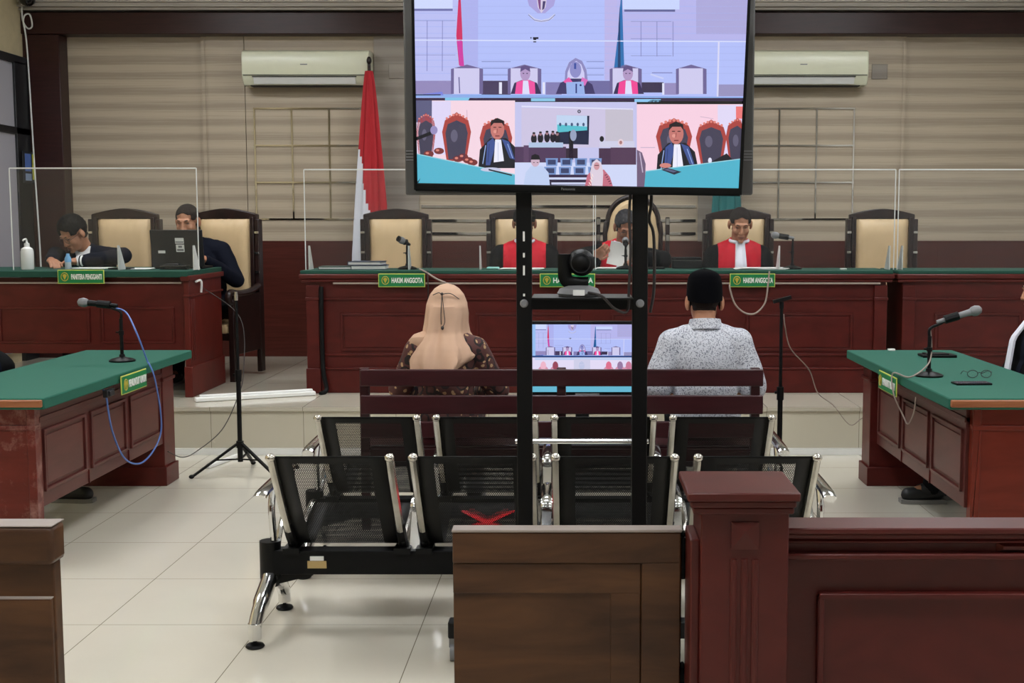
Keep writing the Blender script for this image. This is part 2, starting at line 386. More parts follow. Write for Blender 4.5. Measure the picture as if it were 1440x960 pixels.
# ---------------------------------------------------------------- panelled desks
def frame_moulding(b, x0, x1, z0, z1, y, w=.018, d=.012):
    for a, c, e, f in ((x0, x1, z1-w, z1), (x0, x1, z0, z0+w), (x0, x0+w, z0+w, z1-w), (x1-w, x1, z0+w, z1-w)): b.box(a, c, y-d, y, e, f)
def bench(x0, x1, yf, yb, label, npan, ends, wd=m_red, pale=True):
    t = thing('judges_bench', label, 'bench', ((x0+x1)/2, yf, .31), 0, 'long panelled judges benches')
    b = MB(); b.box(x0+.05, x1-.05, yf, yf+.03, .31, 1.09); b.box(x0+.05, x0+.09, yf+.03, yb-.05, .31, 1.09); b.box(x1-.09, x1-.05, yf+.03, yb-.05, .31, 1.09)
    part('carcass', b, wd, t)
    for e in ends:
        c = MB(); a = x0+.045 if e < 0 else x1-.135
        c.box(a, a+.09, yf-.03, yf, .47, 1.07); c.box(a-.006, a+.096, yf-.045, yf, .31, .485); c.box(a-.004, a+.094, yf-.04, yf, .965, .985)
        part('end_pilaster', c, wd, t, bevel=.004)
    b = MB(); b.box(x0+.14, x1-.14, yf-.02, yf, .31, .475); b.box(x0+.14, x1-.14, yf-.032, yf, .475, .49); b.box(x0+.14, x1-.14, yf-.018, yf, .572, .588); b.box(x0+.14, x1-.14, yf-.02, yf, .965, .98)
    part('plinth', b, wd, t, bevel=.004)
    n = npan; L = (x1-x0-.36)/n
    for i in range(n):
        p = MB(); a = x0+.18+i*L; frame_moulding(p, a+.10, a+L-.10, .605, .875, yf, .014, .010); p.box(a+.125, a+L-.125, yf-.006, yf, .63, .85)
        part('raised_panel', p, wd, t, bevel=.003)
    b = MB(); b.box(x0+.01, x1-.01, yf-.035, yb-.01, 1.09, 1.115); b.box(x0, x1, yf-.05, yb, 1.115, 1.148)
    part('top_moulding', b, wd, t, bevel=.008)
    b = MB(); b.box(x0+.01, x1-.01, yf-.04, yb, 1.148, 1.172); part('green_top', b, m_dgreen, t, bevel=.004)
    if pale:
        b = MB(); b.box(x0+.24, x1-.1, yf-.046, yf-.03, 1.078, 1.09); part('pale_strip', b, m_lip, t)
    return t
bench(-1.955, 2.205, 8.75, 9.25, 'long red-brown panelled bench with green top in front of the robed judges', 4, (-1, 1))
bench(2.222, 4.20, 8.75, 9.25, 'red-brown panelled bench continuing past the empty cream chair', 2, (-1, 1), pale=False)

m_redend2 = wood('mahogany_side', (84, 24, 18), (98, 32, 25), (6, 6, 3), .4)
def clerk_desk():
    t = thing('clerk_desk', 'panelled desk with green top where the two suited clerks sit', 'desk', (-3.7, 8.55, .31))
    b = MB(); b.box(-4.8, -2.70, 8.55, 8.58, .61, 1.13); b.box(-4.8, -4.76, 8.58, 9.28, .31, 1.13); part('front_board', b, m_red, t)
    for x0, x1 in ((-4.75, -4.05), (-3.98, -3.36), (-3.28, -2.78)):
        p = MB(); frame_moulding(p, x0, x1, .68, .93, 8.55, .014, .01); part('raised_panel', p, m_red, t, bevel=.003)
    b = MB(); b.box(-4.8, -2.72, 8.53, 8.55, 1.09, 1.10); part('pale_strip', b, m_lip, t)
    e = MB(); e.box(-2.70, -2.662, 8.51, 9.28, .31, 1.13); e.box(-2.705, -2.65, 8.495, 9.29, .31, .52); e.box(-2.70, -2.648, 8.50, 9.285, 1.0, 1.015); e.box(-2.71, -2.645, 8.48, 9.3, 1.11, 1.145)
    for y in (8.54, 8.575, 8.61): e.box(-2.667, -2.655, y, y+.016, .56, .98)
    part('end_panel', e, m_redend2, t, bevel=.004)
    b = MB(); b.box(-4.8, -2.66, 8.48, 9.3, 1.135, 1.178); part('green_top', b, m_dgreen, t, bevel=.004)
    h = MB(); h.tube(smoothpath([(-2.645, 8.62, 1.10), (-2.64, 8.70, 1.105), (-2.635, 8.71, 1.08), (-2.64, 8.71, 1.02)]), .008, 8); part('cable_hook', h, m_wplastic, t)
clerk_desk()

def counsel_table(name, label, mx):
    # built for the table whose aisle edge is at +x, mirrored by mx about the room's middle line
    X0 = -.355
    def fx(x): return X0 + (x-X0)*mx
    dn, dm = (0, 0) if mx > 0 else (-.055, -.035)
    t = thing(name, label, 'table', (fx(-2.62), 6.35, 0))
    def bx(b, x0, x1, *r): a, c = sorted((fx(x0), fx(x1))); b.box(a, c, *r)
    b = MB(); bx(b, -2.935, -2.305, 5.325, 7.39, .70, .75); part('green_top', b, m_green, t, bevel=.006)
    b = MB(); bx(b, -2.935, -2.31, 5.305, 5.326, .712, .744); part('wood_edging', b, m_edge, t, bevel=.005)
    e = MB(); bx(e, -2.90, -2.385+dn, 5.40, 5.44, 0, .70); bx(e, -2.90, -2.375+dn, 5.385, 5.44, .60, .622); bx(e, -2.90, -2.378+dn, 5.39, 5.44, 0, .10); bx(e, -2.415+dn, -2.378+dn, 5.39, 5.455, 0, .70)
    part('end_panel', e, m_redlit if mx > 0 else m_redend, t, bevel=.004)
    e = MB(); bx(e, -2.90, -2.375, 7.06, 7.25, 0, .70); bx(e, -2.90, -2.362, 7.045, 7.265, 0, .11); bx(e, -2.90, -2.366, 7.05, 7.26, .60, .62)
    part('end_panel', e, m_red, t, bevel=.004)
    b = MB(); bx(b, -2.40+dm, -2.382+dm, 5.44, 7.06, .245, .70); bx(b, -2.40+dm, -2.376+dm, 5.44, 7.06, .625, .65); part('modesty_board', b, m_mauve, t, bevel=.002)
    for i in range(3):
        a = 5.47+i*.535; p = MB()
        for y0, y1, z0, z1 in ((a, a+.47, .575, .59), (a, a+.47, .31, .325), (a, a+.015, .325, .575), (a+.455, a+.47, .325, .575)): bx(p, -2.386+dm, -2.370+dm, y0, y1, z0, z1)
        bx(p, -2.386+dm, -2.377+dm, a+.03, a+.44, .34, .56)
        part('raised_panel', p, m_mauve, t, bevel=.003)
    for i in (1, 2): b = MB(); bx(b, -2.384+dm, -2.376+dm, 5.44+i*.535-.004, 5.44+i*.535+.004, .245, .31); part('joint_strip', b, m_red, t)
    return t
counsel_table('prosecution_table', 'green-topped panelled table with worn pale scuffs on its end and a blue microphone cable', 1)
counsel_table('defence_table', 'green-topped panelled table holding spectacles, a phone and a microphone', -1)

# ---------------------------------------------------------------- pew
def pew():
    t = thing('wooden_pew', 'dark maroon slatted pew where the veiled woman and the capped man sit', 'bench', (-.085, 6.2, 0))
    for z0, z1 in ((.713, .795), (.577, .668), (.46, .54)):
        b = MB(); b.box(-1.06, .895, 6.0, 6.028, z0, z1); part('back_slat', b, m_pew, t, bevel=.005)
    for x in (-1.045, -.085, .86):
        b = MB(); b.box(x-.022, x+.022, 6.02, 6.065, 0, .80); b.box(x-.02, x+.02, 6.06, 6.42, .34, .382); b.box(x-.022, x+.022, 6.40, 6.445, 0, .382); part('leg_frame', b, m_pew, t, bevel=.004)
    b = MB(); b.box(-1.06, .895, 6.068, 6.47, .382, .412); part('seat', b, m_pew, t, bevel=.006)
    b = MB(); b.box(-1.04, .875, 6.415, 6.435, .31, .382); b.box(-1.04, .875, 6.04, 6.06, .31, .40); part('apron', b, m_pew, t, bevel=.004)
pew()

# ---------------------------------------------------------------- linked steel waiting seats
SEATX = [-1.068+.489*i for i in range(4)]
def waiting_seats(label):
    t = thing('waiting_bench', label, 'seating', (0, 0, 0), 0, 'rows of linked black steel waiting seats')
    b = MB(); b.box(-1.14, .92, -.035, .035, .21, .30); part('beam', b, m_blackm, t, bevel=.004)
    prof = smoothpath([(-.31, .705), (-.25, .62), (-.14, .475), (-.045, .36), (-.005, .325), (.05, .318), (.16, .345), (.30, .385), (.36, .392), (.395, .37)], 5)
    L = [0]
    for i in range(1, len(prof)): L.append(L[-1]+(prof[i]-prof[i-1]).length)
    for i, x0 in enumerate(SEATX):
        w = .428; g = MB(); n = 6; g.uv = []
        for j, p in enumerate(prof):
            for a in range(n+1): g.v.append((x0+.012+(w-.024)*a/n, p[0], p[1])); g.uv.append((w*a/n, L[j]))
        k = n+1
        for j in range(len(prof)-1):
            for a in range(n): g.f.append((j*k+a, j*k+a+1, (j+1)*k+a+1, (j+1)*k+a)); g.mi.append(0)
        s = part('seat_shell', g, m_perf, t, local=True, keep=True)
        so = s.modifiers.new('sheet', 'SOLIDIFY'); so.thickness = .002
        if i == 1:
            c = MB(); zc = .356; yc = .20; 
            for a in (-1, 1):
                c.bar((x0+.224-.085, yc-a*.09, zc-a*.022), (x0+.224+.085, yc+a*.09, zc+a*.022), .062, .002)
            part('red_cross_sticker', c, m_red_sign, s, local=True)
        for a, xx in enumerate((x0+.010, x0+w-.010)):
            f = MB(); f.tube([(xx, p[0]-.004, p[1]) for p in prof], [.015]*len(prof), 8); f.ell((xx, -.315, .70), (.018, .016, .014))
            part('side_frame', f, [m_brushed][0], t, local=True)
            f = MB(); f.tube(smoothpath([(xx, -.09, .42), (xx, -.055, .37), (xx, -.015, .33), (xx, .01, .29)], 3), .019, 8); f.box(xx-.03, xx+.03, -.05, .05, .29, .312)
            part('bracket', f, m_black, t, local=True)
    xs = [SEATX[0]-.06] + [SEATX[i]+.428+.030 for i in range(3)] + [SEATX[3]+.428+.06]
    for i, x in enumerate(xs):
        end = i in (0, 4); zt = .545 if end else .50
        a = MB()
        if not end:
            a.bar((x, -.01, .285), (x, .10, .44), .036, .012); a.tube(smoothpath([(x, .07, .44), (x, .10, .462), (x, .28, .475), (x, .36, .46)], 5), .024, 12, flat=.5); a.bar((x, .03, .285), (x, .27, .46), .03, .012)
            part('armrest', a, m_chrome, t, local=True); continue
        a.tube(smoothpath([(x, -.205, zt-.012), (x, -.12, zt), (x, .25, zt+.008), (x, .33, zt-.004)], 5), .025, 12, flat=.55)
        a.tube(smoothpath([(x, .0, zt-.01), (x, -.035, zt-.08), (x, -.02, .38), (x, .0, .285)], 5), [.013]*16, 10, flat=1.3)
        a.tube(smoothpath([(x, .30, zt-.01), (x, .26, zt-.09), (x, .10, .36), (x, .03, .285)], 5), .012, 8)
        part('armrest', a, m_chrome, t, local=True)
    for s, x in ((-1, -1.145), (1, .925)):
        l = MB(); l.tube([(x, 0, .16), (x, 0, .19), (x, 0, .33)], [.030, .040, .040], 12); part('leg_socket', l, m_black, t, local=True)
        for y in (-.222, .225):
            g = MB()
            g.tube(smoothpath([(x, 0, .21), (x, y*.22, .18), (x+s*.004, y*.72, .125), (x+s*.006, y, .072)], 5), [.030]*4+[.030]*6+[.025]*6, 12)
            g.tube([(x+s*.006, y, .088), (x+s*.006, y, .03)], .024, 12)
            lg = part('leg', g, m_chrome, t, local=True)
            p = MB(); p.lathe([(.005, .03), (.007, .02), (.03, .012), (.034, .005), (.03, .0005)], (x+s*.006, y, 0), 18); part('foot_pad', p, m_black, lg, local=True)
    for x in (-1, 1): b = MB(); b.bar((x*1.02-.11, .0, .18), (x*.88-.11, .0, .215), .02, .03); part('brace', b, m_black, t, local=True)
    return t
row = waiting_seats('front row of black perforated seats, a small tag on its beam, behind the swing gate')
g = MB(); g.box(-1.0, -.93, -.038, -.0345, .235, .262); part('beam_tag', g, plain('tan_tag', (186, 158, 104), .6), row, local=True); g = MB(); g.box(-.99, -.94, -.039, -.0345, .264, .28); part('beam_tag', g, m_wplastic, row, local=True)
row2 = copy_tree(row)
for ch in list(row2.children):
    for g2 in list(ch.children):
        if g2.name.startswith('red_cross'): bpy.data.objects.remove(g2)
    if ch.name.startswith('beam_tag'): bpy.data.objects.remove(ch)
if 1: pass; row2['label'] = 'second row of black perforated seats, close behind the maroon pew'
row.location = (0, 4.535, 0); row2.location = (-.02, 5.411, 0)

# ---------------------------------------------------------------- courtroom railing in front
def rail_post():
    t = thing('railing_post', 'thick mahogany post with flat cap and three flutes beside the swing gate', 'post', (.37, 2.83, 0))
    b = MB(); b.box(.273, .470, 2.735, 2.925, 0, .86); part('shaft', b, m_rail, t, bevel=.004)
    b = MB(); b.box(.254, .479, 2.722, 2.94, .856, .872); b.box(.249, .483, 2.716, 2.945, .872, .888); b.box(.240, .490, 2.705, 2.955, .888, .908); part('cap', b, m_rail, t, bevel=.004)
    b = MB(); x, z, r = .371, .806, .031
    b.add([(x-r, 2.735, z-r), (x+r, 2.735, z-r), (x+r, 2.735, z+r), (x-r, 2.735, z+r), (x-r, 2.729, z-r), (x+r, 2.729, z-r), (x+r, 2.729, z+r), (x-r, 2.729, z+r), (x, 2.720, z+.012)],
          [(0,1,5,4),(1,2,6,5),(2,3,7,6),(3,0,4,7),(4,5,8),(5,6,8),(6,7,8),(7,4,8)]); part('boss', b, m_rail, t, smooth=False)
    for i in range(3):
        b = MB(); xx = .347+.024*i; b.tube([(xx, 2.737, .12), (xx, 2.737, .752)], .0085, 10); part('flute', b, m_redlit if False else m_rail, t)
    b = MB(); b.box(.252, .274, 2.76, 2.90, .02, .79); part('jamb_strip', b, m_rail, t, bevel=.004)
rail_post()
def rail_panel():
    t = thing('wooden_railing', 'long low mahogany railing with panelled front running from the post', 'railing', (1.5, 2.83, 0))
    b = MB(); b.box(.470, 3.9, 2.815, 2.86, 0, .79); part('board', b, m_rail, t)
    b = MB(); b.box(.470, 3.9, 2.775, 2.885, .797, .812); part('ledge', b, m_rail, t, bevel=.004)
    b = MB(); b.box(.470, 3.9, 2.79, 2.815, .782, .797); b.box(.470, 3.9, 2.80, 2.815, .770, .780); b.box(.470, 3.9, 2.784, 2.815, .735, .750); part('moulding', b, m_rail, t, bevel=.005)
    b = MB(); frame_moulding(b, .552, 2.9, .12, .655, 2.815, .012, .024); b.box(.563, 2.889, 2.809, 2.815, .131, .644); part('raised_panel', b, m_rail, t, bevel=.005)
    b = MB(); x, z, r, y = .995, .760, .035, 2.812
    b.add([(x-r, y, z-.011), (x+r, y, z-.011), (x+r, y, z+.011), (x-r, y, z+.011), (x-r+.012, y-.014, z-.004), (x+r-.012, y-.014, z-.004), (x+r-.012, y-.014, z+.004), (x-r+.012, y-.014, z+.004)], [(0,1,5,4),(1,2,6,5),(2,3,7,6),(3,0,4,7),(4,5,6,7)])
    part('boss', b, m_rail, t, smooth=False)
rail_panel()
def gate():
    t = thing('swing_gate', 'walnut-brown swing gate with stepped panel in front of the tall rack', 'gate', (-.03, 2.9, .05))
    b = MB(); b.box(-.297, .240, 2.885, 2.915, .06, .778); part('leaf', b, m_gate, t, bevel=.002)
    b = MB(); b.box(-.297, .240, 2.872, 2.885, .704, .778); b.box(.148, .240, 2.872, 2.885, .06, .704); part('outer_frame', b, m_gate, t, bevel=.003)
    b = MB(); b.box(-.297, .146, 2.879, 2.885, .630, .702); b.box(.075, .146, 2.879, 2.885, .06, .630); part('inner_frame', b, m_gate, t, bevel=.002)
    b = MB(); b.box(-.299, .242, 2.870, 2.917, .778, .785); part('top_edging', b, m_lip2, t, bevel=.002)
    for z in (.66, .34):
        b = MB(); b.cyl((.247, 2.90, z), (.247, 2.90, z+.10), .0075); b.box(.240, .252, 2.893, 2.907, z+.02, z+.035); b.box(.240, .252, 2.893, 2.907, z+.07, z+.085); b.ell((.247, 2.90, z+.107), (.006, .006, .01)); part('spring_hinge', b, m_black, t)
m_lip2 = plain('greyed_edge', (150, 138, 130), .5)
gate()
def left_rail():
    t = thing('railing_wing', 'short dark-brown railing with rounded cap cut off by the picture edge', 'railing', (-1.5, 2.9, 0))
    b = MB(); b.box(-2.4, -1.243, 2.89, 2.93, 0, .70); part('board', b, m_gate, t, bevel=.003)
    b = MB(); b.box(-2.4, -1.235, 2.866, 2.945, .70, .792); part('cap_rail', b, m_gate, t, bevel=.012)
    b = MB(); b.box(-2.4, -1.236, 2.868, 2.942, .7915, .7945); part('worn_edge', b, m_lip2, t, bevel=.001)
    b = MB(); b.box(-2.4, -1.246, 2.874, 2.89, .05, .617); part('lower_panel', b, m_gate, t, bevel=.003)
    b = MB(); b.box(-2.4, -1.246, 2.873, 2.89, .617, .6195); part('panel_edging', b, m_lip2, t)
left_rail()

# ---------------------------------------------------------------- high-backed armchairs
def chair_back_cushion(x1, z0, z1, y, d, arch=0, nx=14, nz=18):
    b = MB(); F = []
    def zt(u): return z1 + arch*(1-(2*u-1)**2)
    for j in range(nz+1):
        for i in range(nx+1):
            u, v = i/nx, j/nz; e = min(1, 6*min(u, 1-u)*1.2)*min(1, 6*min(v, 1-v)*1.2)
            dim = 0
            if e < .95: dim = .006*math.cos(2*PI*8*(v if min(u, 1-u) < min(v, 1-v) else u))
            b.v.append((-x1+2*x1*u, y-d*math.sqrt(max(e, 0))+dim, z0+(zt(u)-z0)*v))
    k = nx+1
    for j in range(nz):
        for i in range(nx): b.f.append((j*k+i, j*k+i+1, (j+1)*k+i+1, (j+1)*k+i)); b.mi.append(0)
    return b
def armchair(label, round_top=False):
    t = thing('judge_armchair' if not round_top else 'presiding_armchair', label, 'chair', (0,0,0), 0, None if round_top else 'high-backed cream leather armchairs')
    W = .235
    if not round_top:
        part('back_cushion', chair_back_cushion(.215, .46, 1.235, .30, .055), m_uphol, t, local=True)
        top = [(-.262, 1.20)] + [(-.262+.524*i/14, 1.262+.046*(1-abs(2*i/14-1)**1.6)) for i in range(15)] + [(.262, 1.20)] + [(.20, 1.225), (-.20, 1.225)]
        b = MB(); b.prism(top, 'y', .285, .345); part('crest_rail', b, m_chairwood, t, local=True, bevel=.006)
        b = MB(); b.box(-.255, .255, .30, .33, .40, 1.24); part('back_board', b, m_chairwood, t, local=True)
        for s in (-1, 1):
            b = MB(); b.box(*sorted((s*.213, s*.245)), .26, .34, .30, 1.24); part('back_stile', b, m_chairwood, t, local=True, bevel=.005)
            b = MB(); b.box(*sorted((s*.247, s*.285)), .27, .35, .02, 1.225)
            part('outer_post', b, m_chairwood, t, local=True, bevel=.006)
            b = MB()
            for z in (1.11, .95, .80): b.box(*sorted((s*.25, s*.283)), .262, .272, z, z+.018)
            part('metal_fitting', b, m_brushed, t, local=True)
    else:
        n = 20; arc = [(-.20, .46), (-.225, 1.12)] + [(-.205*math.cos(PI*i/n), 1.20+.205*math.sin(PI*i/n)) for i in range(n+1)] + [(.225, 1.12), (.20, .46)]
        b = MB(); b.prism([(x*.92, .46+(z-.46)*.975) for x, z in arc], 'y', .25, .31); part('back_cushion', b, m_uphol, t, local=True, bevel=.03)
        b = MB(); b.tube(smoothpath([(x, .285, z) for x, z in arc], 2), .019, 8); part('arched_frame', b, m_chairwood, t, local=True)
        b = MB(); b.prism(arc, 'y', .305, .325); part('back_board', b, m_chairwood, t, local=True)
        for s in (-1, 1):
            b = MB(); b.box(*sorted((s*.262, s*.295)), .27, .34, .02, 1.24); part('outer_post', b, m_chairwood, t, local=True, bevel=.006)
            b = MB()
            for z in (1.18, 1.05): b.box(*sorted((s*.265, s*.292)), .262, .272, z, z+.05)
            part('metal_fitting', b, m_brushed, t, local=True)
    b = MB(); b.box(-.235, .235, -.25, .27, .36, .434); part('seat_cushion', b, m_uphol, t, local=True, bevel=.02)
    b = MB(); b.box(-.25, .25, -.24, .30, .31, .368); part('seat_frame', b, m_chairwood, t, local=True, bevel=.005)
    for s in (-1, 1):
        a = MB(); x = s*.268
        pr = smoothpath([(.28, .70), (.10, .665), (-.12, .66), (-.25, .675), (-.295, .65), (-.285, .61), (-.25, .60)], 4)
        a.tube([(x, p[0], p[1]) for p in pr], .026, 10); part('armrest', a, m_chairwood, t, local=True)
        a = MB(); a.box(x-.014, x+.014, -.22, .28, .20, .65); part('side_panel', a, m_chairwood, t, local=True, bevel=.004)
        for y in (-.235, .31):
            if y > 0: continue
            g = MB(); g.box(x-.022, x+.022, y-.022, y+.022, 0, .62); part('leg', g, m_chairwood, t, local=True, bevel=.004)
    return t
ch0 = armchair('empty cream high-backed chair beside the red and white flag')
def seat_at(u, Y, label, rz=0, z=.31, first=False):
    o = ch0 if first else copy_tree(ch0)
    p = at(u, 300, Y=Y); o.location = (p.x, Y-.31, z); o.rotation_euler = (0, 0, rz); o['label'] = label; return o
seat_at(557, 10.1, 'empty cream high-backed chair beside the red and white flag', first=True)
seat_at(734, 10.1, 'cream high-backed chair of the robed judge half hidden by the rack post')
seat_at(1038, 10.1, 'cream high-backed chair behind the bareheaded robed judge in front of the teal flag')
seat_at(1240, 10.1, 'empty cream high-backed chair at the end of the long bench, no flag near it')
seat_at(176, 9.95, 'cream high-backed chair behind the clerk who is writing')
seat_at(310, 9.92, 'cream high-backed chair of the clerk behind the laptop, its arm and legs in view', R(-8))
pc = armchair('tall round-topped cream chair of the presiding judge', True); p = at(890, 300, Y=10.1); pc.location = (p.x, 9.79, .31)
side = copy_tree(ch0); side.location = (2.47, 6.62, 0); side.rotation_euler = (0, 0, R(-90)); side['label'] = 'high-backed chair under the robed advocate at the table with the spectacles'
side = copy_tree(ch0); side.location = (-3.72, 6.95, 0); side.rotation_euler = (0, 0, R(90)); side['label'] = 'high-backed chair of the black-robed prosecutor at the scuffed table'

# ---------------------------------------------------------------- acrylic shields
def shield(label, x0, x1, y, z0, z1, fins=(), grp='clear acrylic shields on the benches'):
    t = thing('acrylic_shield', label, 'shield', ((x0+x1)/2, y, z0), 0, grp)
    b = MB(); b.box(x0, x1, y-.002, y+.002, z0+.001, z1); part('pane', b, m_acr, t, smooth=False)
    b = MB(); e = .0055
    b.box(x0, x1, y-.004, y+.004, z1, z1+e*1.6); b.box(x0-e, x0, y-.004, y+.004, z0+.001, z1+e); b.box(x1, x1+e, y-.004, y+.004, z0+.001, z1+e)
    part('polished_edge', b, m_acre, t, smooth=False)
    for x in fins:
        f = MB(); f.prism([(y+.004, z0+.001), (y+.14, z0+.001), (y+.03, z0+.17), (y+.004, z0+.17)], 'x', x-.004, x+.004); part('support_fin', f, m_acre, t, smooth=False)
Z0 = 1.173
shield('clear acrylic shield in front of the two suited clerks', -3.90, -2.625, 8.62, 1.179, 1.872, (-3.18, -2.66))
shield('clear acrylic shield reaching from the blue folders to behind the large screen', -1.93, .10, 8.84, Z0, 1.872, (-1.91, -1.205, -.70))
shield('clear acrylic shield reaching from behind the large screen to the empty end chair', .12, 2.225, 8.84, Z0, 1.872, (.42, 1.42, 2.2))
shield('clear acrylic shield on the far bench section beyond the end chair', 2.255, 4.1, 8.84, Z0, 1.872, (2.29,))

# ---------------------------------------------------------------- the tall rack with its televisions
def rack():
    t = thing('television_rack', 'tall black two-post rack carrying the large screens behind the swing gate', 'stand', (.01, 3.92, 0))
    for x in (-.170, .190):
        b = MB(); b.box(x-.024, x+.024, 3.868, 3.902, .14, 1.98); p = part('post', b, m_black, t, bevel=.003)
        q = MB(); q.lathe([(.0, 0), (.012, 0), (.013, .004), (.009, .008), (.0, .009)], (0,0,0), 16, Matrix.Translation((x, 3.865, 1.253)) @ Matrix.Rotation(PI/2, 4, 'X')); part('bolt', q, m_mgrey, p)
        for z, h in () if x > 0 else ((1.445, .030), (1.395, .014), (1.34, .030), (1.275, .008)):
            q = MB(); q.box(x-.003, x+.003, 3.8635, 3.867, z, z+h); part('painted_slot_light', q, m_wplastic, p)  # white boxes on the post paint the light showing through its slots
    b = MB(); b.box(-.194, .214, 3.87, 3.91, 1.233, 1.272); b.box(-.146, .166, 3.80, 4.02, 1.268, 1.274); part('shelf', b, m_black, t, bevel=.002)
    b = MB(); b.cyl((-.20, 3.89, .815), (.22, 3.89, .815), .008); part('cross_rod', b, m_chrome, t)
    b = MB(); b.box(-.146, .166, 3.875, 3.895, 1.62, 1.66); b.box(-.146, .166, 3.875, 3.895, 1.90, 1.94); part('mount_bar', b, m_black, t)
    for x in (-.170, .190):
        b = MB(); b.box(x-.022, x+.022, 3.60, 4.15, .09, .14); f = part('foot', b, m_black, t, bevel=.006)
        for y in (3.63,):
            c = MB(); c.cyl((x-.012, y, .032), (x+.012, y, .032), .032, n=20); c.box(x-.016, x+.016, y-.012, y+.012, .05, .09); part('caster', c, m_mgrey, f)
    b = MB(); b.box(-.448, .40, 4.15, 4.21, .085, .145); f = part('base_beam', b, m_black, t, bevel=.006)
    for x in (-.43, .385): c = MB(); c.cyl((x-.012, 4.18, .032), (x+.012, 4.18, .032), .032, n=20); c.box(x-.016, x+.016, 4.168, 4.192, .05, .09); part('caster', c, m_mgrey, f)
rack()

# flat pictures shown on the screens: painted in photograph pixels, mapped to the screen plane
class Paint:
    def __init__(s): s.v = []; s.f = []; s.c = []
    def poly(s, pts, col, L=1):
        n = len(s.v); s.v += [(x, y, L) for x, y in pts]; s.f.append(tuple(range(n, n+len(pts)))); s.c.append(lin(col))
    def rect(s, x0, y0, x1, y1, col, L=1): s.poly([(x0, y0), (x1, y0), (x1, y1), (x0, y1)], col, L)
    def ell(s, cx, cy, rx, ry, col, L=2, n=18): s.poly([(cx+rx*math.cos(2*PI*i/n), cy+ry*math.sin(2*PI*i/n)) for i in range(n)], col, L)
    def line(s, pts, w, col, L=2):
        for (x0, y0), (x1, y1) in zip(pts, pts[1:]):
            d = math.hypot(x1-x0, y1-y0) or 1; a, b = -(y1-y0)/d*w/2, (x1-x0)/d*w/2
            s.poly([(x0+a, y0+b), (x1+a, y1+b), (x1-a, y1-b), (x0-a, y0-b)], col, L)
    def build(s, name, parent, mapper, mat):
        me = bpy.data.meshes.new(name); me.from_pydata([mapper(*p) for p in s.v], [], s.f); me.materials.append(mat)
        ca = me.color_attributes.new('picture', 'FLOAT_COLOR', 'CORNER')
        for p, c in zip(me.polygons, s.c):
            for li in p.loop_indices: ca.data[li].color = (*c, 1)
        o = bpy.data.objects.new(name, me); COL.objects.link(o); o.parent = parent; return o
tt = NT('screen_picture'); ca = tt.n('ShaderNodeVertexColor', layer_name='picture'); tt.b.inputs['Base Color'].default_value = (.01, .01, .01, 1); tt.b.inputs['Roughness'].default_value = .25
tt.l(ca.outputs[0], tt.b.inputs['Emission Color']); tt.b.inputs['Emission Strength'].default_value = 1.0; m_pic = tt.m

